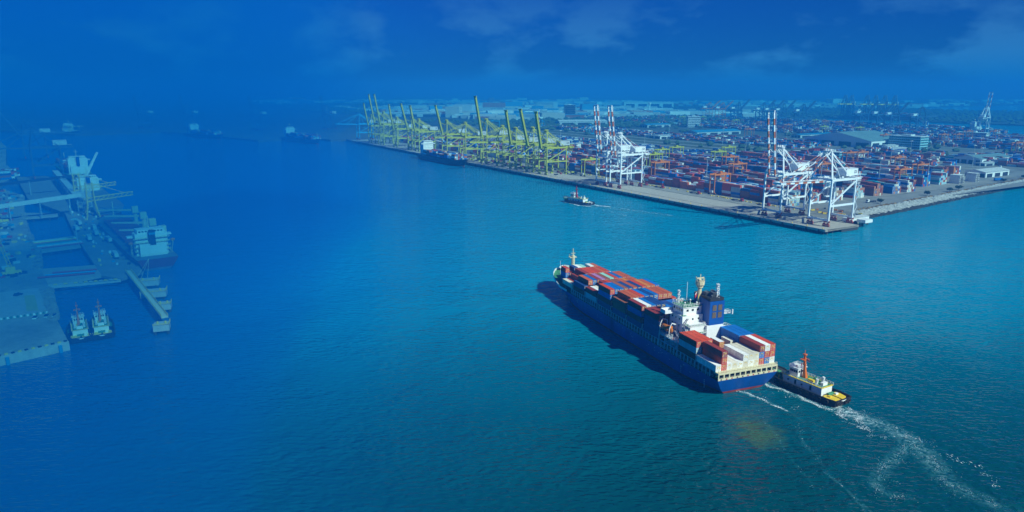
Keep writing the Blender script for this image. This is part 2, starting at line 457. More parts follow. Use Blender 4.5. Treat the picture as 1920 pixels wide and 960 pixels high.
for key, (Lc, Hc) in dict(forty=(12.192, 2.591), twenty=(6.058, 2.591), reefer=(12.192, 2.8)).items():
    BODY[key] = (corrugated(Lc, Hc).mesh('container_body', [CM['red']]),
                 [door_leaf(Lc, Hc, s, i * 7 + s).mesh('container_door', [CM['red']] + STICK) for i in range(3) for s in (-1, 1)], Lc)
def paint_slot(o, mat):
    o.material_slots[0].link = 'OBJECT'
    o.material_slots[0].material = mat
def container(key, colour, loc, rz, label, group, doors=True):
    me, dl, Lc = BODY[key]
    o = link(bpy.data.objects.new('shipping_container', me))
    paint_slot(o, CM[colour])
    o.location = loc
    o.rotation_euler = (0, 0, rz)
    tag(o, label, 'shipping container', group)
    if doors:
        k = rng.randrange(3) * 2
        for me2 in dl[k:k + 2]:
            d = link(bpy.data.objects.new('door', me2))
            paint_slot(d, CM[colour])
            adopt(d, o)
    return o

# ---------------------------------------------------------------- hull shape shared by all vessels
def hull_rings(Ln, B, zd, stern=0.0, rake=8.0, over=3.0, full=0.72, bow_up=2.5, zs=(-1.5, 0.0, 0.75, None), flare=0.35, sq=0.9, sw=0.5, n=26):
    """stations from transom (x=0) to stem; each ring runs port rail -> keel -> starboard rail.
    half breadths follow separate plan curves at the rail and at the waterline"""
    rings, rail = [], []
    for i in range(n + 1):
        t = i / n
        t = t ** 0.9 if t < 0.5 else t
        top = zd + bow_up * max(0.0, (t - 0.86) / 0.14) ** 0.7
        def plan(t, entry, sternw):
            a = 1.0 if t < entry else max(0.0, 1 - ((t - entry) / (1 - entry)) ** (2.2 if entry > 0.7 else 1.8)) ** (0.62 if entry > 0.7 else 0.9)
            b = 1.0 if t > 0.2 else sternw + (1 - sternw) * math.sin(t / 0.2 * math.pi / 2)
            return a * b
        hd = max(0.02, plan(t, full + 0.09, sq))
        hw = max(0.012, plan(t, full - 0.06, sw))
        ring = []
        for z in zs:
            z = top if z is None else z
            k = min(1.0, max(0.0, (z + 0.8) / (top + 0.8)))
            if k < 1: k = k ** (0.55 if t < 0.15 else 0.75 if t < 0.5 else 1 + flare)
            hb = (hw + (hd - hw) * k) * B / 2
            x = t * (Ln - rake) + rake * t * t * (0.1 + 0.9 * k) - over * (1 - t) ** 6 * k + over * (1 - t) ** 6
            ring.append((x, hb, z))
        rail.append((ring[-1][0], ring[-1][1], ring[-1][2]))
        rings.append([(x, h, z) for x, h, z in ring[::-1]] + [(x, -h, z) for x, h, z in ring])
    return rings, rail
def hull_obj(name, rings, mats, parent, boot_rows):
    """mats: [topside, boot top]; boot_rows: how many of the lower strakes are boot topping"""
    m = MB()
    n = len(rings[0])
    half = n // 2
    for k in range(len(rings) - 1):
        a, b = rings[k], rings[k + 1]
        for i in range(n - 1):
            row = min(abs(i - (half - 1)), 99) if i != half - 1 else 0
            mt = 1 if (i == half - 1 or row <= boot_rows) else 0
            m.add([a[i], a[i + 1], b[i + 1], b[i]], [(0, 1, 2, 3)], mt)
    r = rings[0]
    for i in range(half - 1):
        m.add([r[i], r[i + 1], r[n - 2 - i], r[n - 1 - i]], [(0, 1, 2, 3)], 1 if half - 2 - i < boot_rows else 0)
    r = rings[-1]
    for i in range(half - 1):
        m.add([r[i], r[i + 1], r[n - 2 - i], r[n - 1 - i]], [(3, 2, 1, 0)], 1 if half - 2 - i < boot_rows else 0)
    o = m.obj(name, mats, parent)
    return o
def deck_obj(rail, mat, parent, dz=-0.02, inset=0.0, name='deck', x0=0, x1=1e9):
    m = MB()
    pts = [p for p in rail if x0 <= p[0] <= x1]
    for a, b in zip(pts, pts[1:]):
        m.add([(a[0], max(a[1] - inset, 0.01), a[2] + dz), (a[0], -max(a[1] - inset, 0.01), a[2] + dz), (b[0], -max(b[1] - inset, 0.01), b[2] + dz), (b[0], max(b[1] - inset, 0.01), b[2] + dz)], [(0, 1, 2, 3)])
    return m.obj(name, mat, parent)
def windows(m, x, y0, y1, z, n, w, h, axis='x', mt=0, t=0.06):
    """row of n panes on a face at x (facing -x or +x) or at y"""
    for i in range(n):
        c = y0 + (y1 - y0) * (i + 0.5) / n
        if axis == 'x': m.box((x, c, z), (t, w, h), m=mt)
        else: m.box((c, x, z), (w, t, h), m=mt)

# ---------------------------------------------------------------- the container ship
SH = R(111.1)
SO = (90.4, 260.9)
def SP(s, y, z): return (SO[0] + s * math.cos(SH) - y * math.sin(SH), SO[1] + s * math.sin(SH) + y * math.cos(SH), z)
ship = thing('container_ship', 'large blue container ship under way with stacked deck cargo and blue funnel', 'ship', SP(0, 0, 0), SH)
XS = -2.0                                               # transom
rings, rail = hull_rings(168.0, 28.6, 7.0, rake=9.0, over=4.0, full=0.76, bow_up=4.6, zs=(-1.6, 0.0, 1.15, 1.9, 2.6, 4.6, None), flare=0.5, sq=0.985, sw=0.45, n=40)
rings = [[(x + XS, y, z) for x, y, z in r] for r in rings]
rail = [(x + XS, y, z) for x, y, z in rail]
hull_obj('hull', rings, [M['hull_blue'], M['boot_red']], ship, 2)
deck_obj(rail, M['green_deck'], ship, -0.05)
# name on the transom: two unreadable rows of white block letters
lm = MB()
r2 = random.Random(3)
for z, h, w0, w1 in ((5.0, 0.75, -2.4, 2.4), (3.85, 0.62, -2.4, 2.3)):
    y = w0
    while y < w1:
        w = r2.uniform(0.36, 0.5)
        xx = XS + 4.0 - 4.0 * (z + 0.8) / 7.8
        if not (z < 4.5 and -0.9 < y < -0.5): lm.box((xx - 0.0, -y, z), (0.5, w, h * r2.uniform(0.9, 1.0)))
        y += w + 0.09
lm.obj('lettering', M['white'], ship)
# draught marks, load line and small stencils along the port side
hm2 = MB()
r5 = random.Random(14)
for x in (6, 22, 60, 95, 128):
    for k in range(5): hm2.box((x, 14.2 - 0.10 * (k < 2), 1.6 + k * 0.75), (0.35, 0.3, 0.3))
for _ in range(26): hm2.box((r5.uniform(8, 120), 14.26, r5.uniform(3.6, 6.4)), (r5.uniform(0.4, 1.1), 0.14, r5.uniform(0.15, 0.3)))
hm2.obj('lettering', M['palegrey'], ship)
# white bulwark round the bow
bw = MB()
bp = [p for p in rail if p[0] > 128]
for a, b in zip(bp, bp[1:]):
    for s in (1, -1):
        bw.beam((a[0], s * a[1], a[2] + 0.5), (b[0], s * b[1], b[2] + 0.5), 0.25, 1.1)
bw.obj('bow_bulwark', M['white'], ship)
# passage along each side: posts, rails and the dark recess of the coaming behind
for s in (1, -1):
    sm = MB()
    x = 3.5
    while x < 128:
        sm.box((x, s * 13.75, 8.4), (0.42, 0.42, 2.9))
        if int(x) % 2: sm.box((x + 1.1, s * 13.8, 7.6), (0.2, 0.2, 1.3))
        x += 2.45
    sm.box((64, s * 13.85, 8.15), (126, 0.08, 0.1)); sm.box((64, s * 13.85, 7.65), (126, 0.08, 0.08))
    sm.box((64, s * 13.6, 9.85), (126, 0.5, 0.22))
    sm.obj('side_passage_posts', M['palegrey'], ship)
cm_ = MB()
for a, b in ((0.2, 25.2), (40, 81.4), (83.2, 109.8), (111, 137.6)):
    cm_.span((a, -11.6, 7.0), (b, 11.6, 9.5))
cm_.obj('hatch_coaming', M['grey_deck'], ship)
hc = MB()
for a in (0.0, 12.84, 39.8, 54.2, 68.4, 83.3, 97.3, 111.0, 125.0):
    hc.span((a + 0.1, -12.4, 9.5), (a + 12.3, 12.4, 9.93))
hc.obj('hatch_covers', M['grey_deck'], ship)
# open mooring gallery at the stern
gm = MB()
gm.span((XS + 0.05, -13.9, 9.25), (1.0, 13.9, 9.9))
gm.span((XS + 0.05, -13.9, 6.9), (XS + 0.35, 13.9, 7.75))
for i in range(12):
    gm.box((XS + 0.25, -13.7 + i * 2.49, 8.5), (0.35, 0.5, 1.6))
gm.obj('stern_gallery', M['cream'], ship)
gi = MB()
r3 = random.Random(5)
for i in range(11):
    y = -12.4 + i * 2.49
    gi.tube((0.3, y - 0.7, 7.9), (0.3, y + 0.7, 7.9), 0.42, 8, r3.choice((0, 1, 1, 2)))
    gi.box((XS + 0.1, y, 7.35), (0.25, 0.55, 0.45), m=r3.choice((2, 3)))
gi.obj('mooring_winches', [M['green_deck'], M['yellow'], M['dark'], M['red']], ship)
MB().rail([(XS + 0.3, 13.8, 9.9), (XS + 0.3, -13.8, 9.9)], 0.9, 1.25, 0.06).obj('stern_railing', M['cream'], ship)
# foremast and bow fittings
fm = MB()
fm.tube((153, 0, 11), (153, 0, 21.5), 1.15, 10, r2=0.95); fm.tube((153, 0, 21.5), (153, 0, 25.4), 0.25, 6)
fm.box((153.6, 0, 20.2), (2.4, 4.2, 0.4)); fm.box((153, 0, 22.6), (0.5, 2.6, 0.25)); fm.tube((154.5, 1.6, 20.3), (154.5, 1.6, 21.8), 0.3, 6)
for z in range(12, 21): fm.box((151.8, 0, z), (0.15, 0.7, 0.1))
fm.obj('foremast', M['cream'], ship)
fc = MB()
fc.span((147.6, -8.5, 10.5), (148.2, 8.5, 13.6), 0)
fc.span((148.2, 3.0, 10.5), (151.5, 8.4, 13.3), 0)
fc.tube((150.5, 9.2, 10), (150.5, 9.2, 19.5), 0.09, 5)
for s in (1, -1):
    fc.tube((157, s * 3.2, 11), (157, s * 3.2, 12.6), 0.9, 8, 1); fc.box((159.5, s * 2.6, 11.6), (2.2, 1.4, 1.2), m=1); fc.tube((155, s * 6.5, 10.7), (155, s * 6.5, 11.8), 0.28, 6, 2)
fc.obj('breakwater', [M['white'], M['green_deck'], M['yellow']], ship)
# ---- house
def hobj(name, mat, fn, parent=ship, **k):
    m = MB(); fn(m); return m.obj(name, mat, parent, **k)
house = hobj('deckhouse', M['white'], lambda m: (m.span((29.5, -9.4, 7), (38.8, 9.4, 22.6)), m.span((26.3, -7.6, 7), (29.5, 7.6, 19.4))))
hw = MB()
for z in (12.6, 15.4, 18.2, 21.0):
    windows(hw, 29.46, -8.6, 8.6, z, 6, 0.75, 0.8)
    windows(hw, 9.43, 30.4, 38.0, z, 3, 0.6, 0.7, 'y'); windows(hw, -9.43, 30.4, 38.0, z, 3, 0.6, 0.7, 'y')
hw.obj('window', M['glass'], house)
def bridge(m):
    m.span((35.2, -14.2, 22.6), (39.0, 14.2, 23.0)); m.span((38.7, -14.2, 23.0), (39.0, 14.2, 24.2))
    for s in (1, -1):
        m.span((35.2, s * 14.2, 23.0), (39.0, s * 14.0, 24.2)); m.span((35.2, s * 14.0, 23.0), (35.45, s * 11.4, 24.1))
    m.span((30.6, -8.4, 22.6), (38.2, 8.4, 25.9)); m.span((30.2, -8.8, 25.9), (38.7, 8.8, 26.15))
br = hobj('wheelhouse', M['white'], bridge)
bwn = MB()
windows(bwn, 38.25, -8.0, 8.0, 24.7, 12, 1.05, 1.0); windows(bwn, 30.55, -7.6, 7.6, 24.6, 6, 1.0, 0.9)
windows(bwn, 8.45, 31.0, 38.0, 24.7, 4, 1.1, 1.0, 'y'); windows(bwn, -8.45, 31.0, 38.0, 24.7, 4, 1.1, 1.0, 'y')
bwn.obj('window', M['glass'], br)
hobj('monkey_deck', M['green_deck'], lambda m: (m.span((30.3, -8.6, 26.16), (38.5, 8.6, 26.24)), m.span((29.6, 7.2, 22.63), (31.0, 9.2, 22.7))))
MB().rail([(38.5, 8.6, 26.2), (38.5, -8.6, 26.2), (30.4, -8.6, 26.2), (30.4, 8.6, 26.2), (38.5, 8.6, 26.2)], 1.2, 1.3, 0.05).obj('monkey_deck_railing', M['white'], ship)
bits = MB()
for x, y, h in ((37, 5, 1.6), (36.5, 2.4, 1.2), (35, -4, 1.9), (32.5, 6.5, 1.3), (33.5, 3.2, 2.0), (31.5, -2.5, 1.4), (36, -6.6, 1.6), (32, 1.0, 1.0), (37.5, 7.4, 1.2)):
    bits.tube((x, y, 26.2), (x, y, 26.2 + h * 0.7), 0.16, 6); bits.ball((x, y, 26.2 + h), 0.42, n=6, k=4)
bits.obj('aerials', M['white'], ship)
def lattice(m, x, y, z0, z1, w):
    for a in (-1, 1):
        for b in (-1, 1): m.beam((x + a * w, y + b * w, z0), (x + a * w * 0.6, y + b * w * 0.6, z1), 0.14)
    n = int((z1 - z0) / 0.9)
    for i in range(n):
        z = z0 + (z1 - z0) * (i + 0.5) / n
        m.box((x, y, z), (w * 1.9, w * 1.9, 0.16))
        if i % 2: m.box((x - w, y, z), (1.6, 0.3, 0.25))
hobj('signal_mast', M['white'], lambda m: lattice(m, 37.2, 6.6, 23, 32.0, 0.42))
hobj('whip_aerial', M['white'], lambda m: (m.tube((35.6, 3.6, 26), (35.6, 3.6, 35.5), 0.1, 5), m.tube((31.4, 7.6, 23), (31.4, 7.6, 27.2), 0.07, 5)))
def radar(m):
    m.tube((33.2, -1.0, 26), (33.2, -1.0, 33.6), 1.0, 10, r2=0.8)
    m.tube((33.2, -1.0, 33.4), (33.2, -1.0, 33.8), 1.4, 10); m.loft([[(33.2 + math.cos(a * math.pi / 5) * r, -1 + math.sin(a * math.pi / 5) * r, z) for a in range(10)] for z, r in ((33.7, 1.2), (34.6, 1.9), (36.0, 2.0))])
    for i in range(9):
        a = i * 0.7
        m.tube((33.2 + 1.7 * math.cos(a), -1 + 1.7 * math.sin(a), 36), (33.2 + 1.8 * math.cos(a), -1 + 1.8 * math.sin(a), 37.2 + (i % 3) * 0.5), 0.12, 5)
    m.tube((33.2, -1, 36), (33.2, -1, 39), 0.2, 6); m.box((33.2, -1, 37.4), (0.4, 3.4, 0.4)); m.box((34.4, -1, 31.2), (0.5, 3.0, 0.4)); m.ball((32.0, 0.2, 37), 0.7)
hobj('radar_mast', M['cream'], radar)
fl = MB()
fl.add([(33.0, 0.4, 31.2), (31.8, 2.2, 30.4), (31.4, 2.3, 29.3), (32.7, 0.6, 30.0)], [(0, 1, 2, 3)], 0)
fl.add([(33.0, 0.3, 31.8), (31.8, 2.15, 31.1), (31.8, 2.2, 30.42), (33.0, 0.4, 31.22)], [(0, 1, 2, 3)], 1)
fl.add([(32.6, -0.4, 31.0), (31.3, 0.9, 29.8), (31.0, 1.0, 28.6), (32.3, -0.2, 29.8)], [(0, 1, 2, 3)], 2)
fl.obj('signal_flags', [M['red'], M['white'], M['yellow']], ship)
# funnel
FX0, FX1, FY0, FY1 = 25.0, 36.6, -7.9, -0.6
hobj('funnel_casing', M['white'], lambda m: m.span((24.9, -7.6, 7), (29.6, 0.3, 18.9)))
fun = hobj('funnel', M['hull_blue'], lambda m: m.loft([[(FX0, FY0, 18.9), (FX1 - 2, FY0, 18.9), (FX1 - 2, FY1, 18.9), (FX0, FY1, 18.9)],
                                                       [(FX0, FY0, 29.0), (FX1, FY0, 30.2), (FX1, FY1, 30.2), (FX0, FY1, 29.0)]]))
lv = MB(); ls = MB()
for yy in (-5.7, -2.9):
    for z in (23.2, 26.3):
        lv.box((FX0 - 0.04, yy, z), (0.12, 2.0, 2.5))
        for k in range(6): ls.box((FX0 - 0.13, yy, z - 1.05 + k * 0.42), (0.12, 1.9, 0.16))
lv.obj('louvre', M['dark'], fun); ls.obj('louvre_slats', paint('louvre_tan', (0.30, 0.20, 0.12), 0.6, 0.2, 1.0), fun)
ft = MB()
ft.span((FX0 + 0.3, FY0 + 0.3, 29.2), (FX1 - 0.3, FY1 - 0.3, 30.4), 0)
for x, y, r, h in ((28.6, -4.4, 1.3, 2.6), (31.0, -2.6, 1.0, 2.2), (31.2, -5.8, 0.9, 2.4), (27.2, -2.6, 0.45, 1.5), (26.6, -5.6, 0.4, 1.3), (33.2, -4.2, 0.5, 1.6)):
    ft.tube((x, y, 29.8), (x - 0.5, y, 29.8 + h), r, 9, 1)
ft.obj('exhaust_pipes', [M['dark'], paint('sooty_steel', (0.10, 0.115, 0.13), 0.5, 0.4, 0.8)], fun)
hobj('aft_signal_mast', M['white'], lambda m: lattice(m, 27.0, -5.4, 29, 36.2, 0.55))
# starboard and port balconies, stairs, railings between house and funnel
sm = MB()
for z, x0, x1, y0, y1 in ((12.9, 25.2, 29.4, -13.2, -9.6), (16.2, 25.2, 29.4, -12.6, -7.6), (22.2, 27.6, 29.4, -13.4, -7.4), (15.9, 25.0, 29.4, 0.4, 9.4), (18.9, 26.0, 29.4, 0.4, 8.6), (12.6, 26.5, 39.0, 9.4, 13.4)):
    sm.span((x0, y0, z), (x1, y1, z + 0.22))
    sm.rail([(x0, y0, z + 0.2), (x0, y1, z + 0.2), (x1, y1, z + 0.2), (x1, y0, z + 0.2), (x0, y0, z + 0.2)], 1.1, 1.2, 0.05)
for a, b in (((25.6, 8.8, 16), (29.2, 8.8, 19)), ((29.2, 9.0, 19), (26.4, 9.0, 22.6)), ((28.6, 10.4, 12.7), (32.8, 10.4, 16)), ((26.8, -12.0, 13), (29.0, -12.0, 16.3))):
    for d in (-0.45, 0.45): sm.beam((a[0], a[1] + d, a[2]), (b[0], b[1] + d, b[2]), 0.12, 0.35)
    for k in range(9):
        t = k / 8
        sm.box((a[0] + (b[0] - a[0]) * t, a[1], a[2] + (b[2] - a[2]) * t), (0.3, 0.9, 0.08))
sm.span((27.0, 1.0, 16), (28.8, 4.6, 18.9)); sm.span((25.6, -13.0, 22.4), (26.0, -12.6, 24.5))
sm.obj('stair_landings', M['white'], ship)
gd = MB()
for z, x0, x1, y0, y1 in ((13.13, 25.3, 29.3, -13.0, -9.8), (16.13, 25.1, 29.3, 0.6, 9.2), (19.13, 26.1, 29.3, 0.6, 8.4)): gd.span((x0, y0, z), (x1, y1, z + 0.05))
gd.obj('landing_deck', M['green_deck'], ship)
# lifeboat and its davits on the port side
lb = thing('lifeboat', 'enclosed orange lifeboat hanging in davits beside the ship\'s white deckhouse', 'lifeboat', SP(36.0, 12.2, 15.9), SH)
hl = MB()
rs = []
for i in range(13):
    t = i / 12
    w = max(0.08, math.sin(math.pi * min(1, max(0, t))) ** 0.45) * 1.35
    x = -4.0 + 8.0 * t
    rs.append([(x, w * math.cos(a), (1.25 if math.sin(a) < 0 else 1.45) * math.sin(a) * (0.5 + 0.5 * w / 1.35)) for a in [k * math.pi / 6 for k in range(12)]])
hl.loft(rs)
lh = hl.obj('boat_hull', M['orange'], lb, smooth=True)
MB().box((-2.0, 0, 1.25), (1.6, 1.5, 0.9)).obj('cockpit', M['orange'], lb)
MB().loft([[(x, 1.42 * math.cos(a), 0.14 * math.sin(a) * 1.0 + 0.1) for a in [k * math.pi / 4 for k in range(8)]] for x in (-2.2, 2.2)]).obj('fender_belt', M['red_orange'], lb)
for k, x in enumerate((32.4, 39.4)):
    dv = MB()
    dv.beam((x, 9.6, 13), (x, 10.2, 18.4), 0.45); dv.beam((x, 10.2, 18.4), (x, 12.6, 19.2), 0.4); dv.beam((x, 12.6, 19.2), (x, 13.6, 17.0), 0.35); dv.beam((x, 13.6, 17.0), (x + 0.2, 13.6, 12.9), 0.25)
    dv.obj('davit', M['white'], ship)
# pale blue steel frames below the boat deck
fr = MB()
for z in (9.9, 12.6):
    fr.beam((26.0, 13.6, z), (40.0, 13.6, z), 0.35); fr.beam((26.0, 9.6, z), (40.0, 9.6, z), 0.3)
    for x in (26.0, 30.6, 35.2, 39.8): fr.beam((x, 9.6, z), (x, 13.6, z), 0.3)
for x in (26.0, 30.6, 35.2, 39.8):
    fr.beam((x, 13.6, 7), (x, 13.6, 12.7), 0.38)
fr.beam((26, 13.6, 9.9), (30.6, 13.6, 12.6), 0.22); fr.beam((35.2, 13.6, 9.9), (30.6, 13.6, 12.6), 0.22)
fr.rail([(26.0, 13.7, 12.7), (40.0, 13.7, 12.7)], 1.1, 1.4, 0.05)
fr.obj('boat_deck_frame', M['lightblue'], ship)
cl = MB()
r4 = random.Random(9)
for _ in range(34):
    x, y, z = r4.uniform(26.5, 39), r4.uniform(9.8, 13.0), r4.choice((7.0, 10.0, 12.85))
    h = r4.uniform(0.5, 1.5)
    if r4.random() < 0.5: cl.tube((x, y, z), (x, y, z + h), r4.uniform(0.2, 0.5), 7, r4.randrange(4))
    else: cl.box((x, y, z + h / 2), (r4.uniform(0.5, 1.4), r4.uniform(0.5, 1.2), h), m=r4.randrange(4))
cl.obj('boat_deck_gear', [M['white'], M['lightblue'], M['palegrey'], M['orange']], ship)
# lashing bridges between the bays
lbm = MB()
for x in (12.52, 53.3, 67.6, 82.3, 96.4, 110.2, 124.2):
    for i in range(12): lbm.box((x, -13.86 + i * 2.52, 11.0), (0.3, 0.25, 2.2))
    lbm.box((x, 0, 12.2), (0.6, 28, 0.25)); lbm.box((x, 0, 10.2), (0.5, 28, 0.25))
lbm.obj('lashing_bridges', M['palegrey'], ship)

# ---- deck cargo.  bay: aft end s, rows 1 (port) .. 11, each a list of colours from the bottom tier up
RW, TI, Z0 = 2.52, 2.62, 10.0
def rowy(r): return 13.86 - (r - 0.5) * RW
X3 = ['navy', 'maroon', 'blue']
BAYS = [
 ('sternmost bay', 0.0, 'forty', {1: ['white'], 2: ['red', 'red', 'maroon'], 3: ['white'], 4: ['cream'], 5: ['white'], 6: ['cream', 'white'], 7: ['white', 'cream'], 8: ['cream', 'cream'],
    9: ['red', 'blue', 'maroon'], 10: ['blue', 'red', 'white'], 11: ['white', 'red', 'red']}),
 ('bay just behind the funnel', 12.84, 'forty', {1: ['maroon', 'pale', 'red'], 2: ['navy', 'maroon', 'red'], 3: ['blue', 'maroon', 'red'], 4: ['blue'], 5: ['navy'], 6: ['blue'], 7: ['navy'], 8: ['blue'],
    9: ['navy', 'blue', 'blue'], 10: ['blue', 'navy', 'blue'], 11: ['navy', 'blue', 'blue']}),
 ('bay just ahead of the deckhouse', 40.0, 'forty', {1: ['navy', 'navy', 'navy', 'maroon'], 2: ['navy', 'blue', 'maroon', 'maroon'], 3: ['blue', 'navy', 'maroon', 'maroon'], 4: X3, 5: ['navy', 'grey', 'navy'], 6: ['navy', 'maroon', 'grey'],
    7: X3, 8: ['blue', 'navy', 'navy'], 9: ['maroon', 'blue', 'blue'], 10: X3, 11: ['navy', 'maroon', 'red']}),
 ('second bay ahead of the deckhouse', 54.4, 'forty', {1: ['navy', 'maroon', 'blue', 'maroon'], 2: ['navy', 'blue', 'maroon', 'white'], 3: ['maroon', 'navy', 'navy', 'blue'], 4: ['navy', 'blue', 'navy', 'navy'], 5: ['navy', 'navy', 'grey', 'navy'],
    6: X3, 7: ['navy', 'navy', 'blue'], 8: ['blue', 'maroon', 'navy'], 9: ['navy', 'blue', 'blue'], 10: ['navy', 'navy', 'blue'], 11: ['maroon', 'blue', 'maroon']}),
 ('third bay ahead of the deckhouse', 68.6, 'forty', {1: ['navy', 'brown', 'brown'], 2: ['navy', 'maroon', 'maroon', 'rust'], 3: ['navy', 'blue', 'maroon', 'rust'], 4: ['navy', 'navy', 'maroon', 'red'], 5: ['blue', 'navy', 'blue', 'blue'], 6: ['navy', 'blue', 'navy', 'navy'],
    7: ['blue', 'navy', 'blue', 'blue'], 8: ['navy', 'red', 'rust', 'rust'], 9: ['maroon', 'blue', 'red', 'rust'], 10: ['navy', 'blue', 'rust', 'rust'], 11: ['navy', 'blue', 'red']}),
 ('fourth bay ahead of the deckhouse', 83.4, 'forty', {1: ['navy', 'maroon', 'blue', 'red'], 2: ['navy', 'blue', 'blue', 'blue'], 3: ['navy', 'navy', 'blue', 'blue'], 4: ['maroon', 'navy', 'blue', 'brown'], 5: ['navy', 'maroon', 'navy', 'navy'], 6: ['blue', 'navy', 'maroon', 'rust'],
    7: ['navy', 'navy', 'blue', 'navy'], 8: ['maroon', 'blue', 'navy', 'red'], 9: ['navy', 'blue', 'orange', 'orange'], 10: ['blue', 'navy', 'maroon', 'rust'], 11: ['navy', 'blue', 'blue', 'blue']}),
 ('third bay from the bow', 97.4, 'forty', {1: ['pale', 'maroon'], 2: ['navy', 'white'], 3: ['maroon', 'cream'], 4: ['navy', 'maroon', 'maroon'], 5: ['blue', 'navy', 'red'], 6: ['maroon', 'navy', 'brown'], 7: ['navy', 'maroon', 'brown'],
    8: ['navy', 'blue', 'rust'], 9: ['blue', 'maroon', 'orange'], 10: ['navy', 'blue', 'rust'], 11: ['maroon', 'navy', 'rust']}),
 ('second bay from the bow', 111.2, 'forty', {1: ['maroon', 'navy'], 2: ['navy', 'maroon', 'rust'], 3: ['red', 'blue', 'blue'], 4: ['navy', 'maroon', 'maroon'], 5: ['blue', 'maroon', 'lilac'], 6: ['maroon', 'navy', 'brown'], 7: ['navy', 'blue', 'mint'],
    8: ['blue', 'maroon', 'red'], 9: ['navy', 'navy', 'blue'], 10: ['maroon', 'blue', 'rust'], 11: ['blue', 'rust', 'rust']}),
 ('foremost long bay', 125.2, 'forty', {1: ['cream'], 2: ['maroon'], 3: ['navy', 'maroon'], 4: ['navy', 'maroon', 'maroon'], 5: ['blue', 'maroon', 'red'], 6: ['navy', 'red', 'red'], 7: ['maroon', 'red', 'red'], 8: ['navy', 'red', 'rust'], 9: ['navy', 'blue', 'red'],
    10: ['blue', 'blue'], 11: ['navy', 'white']}),
 ('short bay at the bow', 139.0, 'twenty', {2: ['navy', 'blue', 'red'], 3: ['navy', 'maroon'], 4: ['navy', 'navy', 'navy'], 5: ['blue', 'navy', 'white'], 6: ['navy', 'teal', 'mint'], 7: ['navy', 'navy'], 8: ['maroon', 'navy', 'white'], 9: ['navy', 'rust', 'rust']}),
]
ORD = ['', 'first', 'second', 'third', 'fourth', 'fifth', 'sixth', 'seventh', 'eighth', 'ninth', 'tenth', 'eleventh']
TIER = {1: ['only tier'], 2: ['bottom tier', 'top tier'], 3: ['bottom tier', 'middle tier', 'top tier'], 4: ['bottom tier', 'second tier', 'third tier', 'top tier']}
def lastlen(stacks, r): return len(stacks.get(r, []))
for bi, (bn, s0, key, stacks) in enumerate(BAYS):
    aft = BAYS[bi - 1][3] if bi not in (0, 2) else {}
    fwd = BAYS[bi + 1][3] if bi + 1 < len(BAYS) and bi != 1 else {}
    Lc = BODY[key][2]
    for r, cols in stacks.items():
        for t, c in enumerate(cols):
            seen = t == len(cols) - 1 or r in (1, 11) or lastlen(stacks, r - 1) <= t or lastlen(aft, r) <= t
            if not seen: continue
            lab = f"{CNAMES[c]} container, {bn}, {ORD[r]} row from port, {TIER[len(cols)][t]}"
            container(key, c, SP(s0 + Lc / 2, rowy(r), Z0 + t * TI), SH, lab, 'containers on the ship')
tank = container('twenty', 'orange', SP(18.0, rowy(6), Z0 + TI), SH, 'orange tank-topped short container with white roof behind the funnel', 'containers on the ship')
MB().box((0, 0, 2.63), (5.9, 2.3, 0.06)).obj('roof_sheet', M['white'], tank)
container('twenty', 'cream', SP(17.6, rowy(8), Z0 + TI), SH, 'cream short container standing between the orange one and blue stacks', 'containers on the ship')

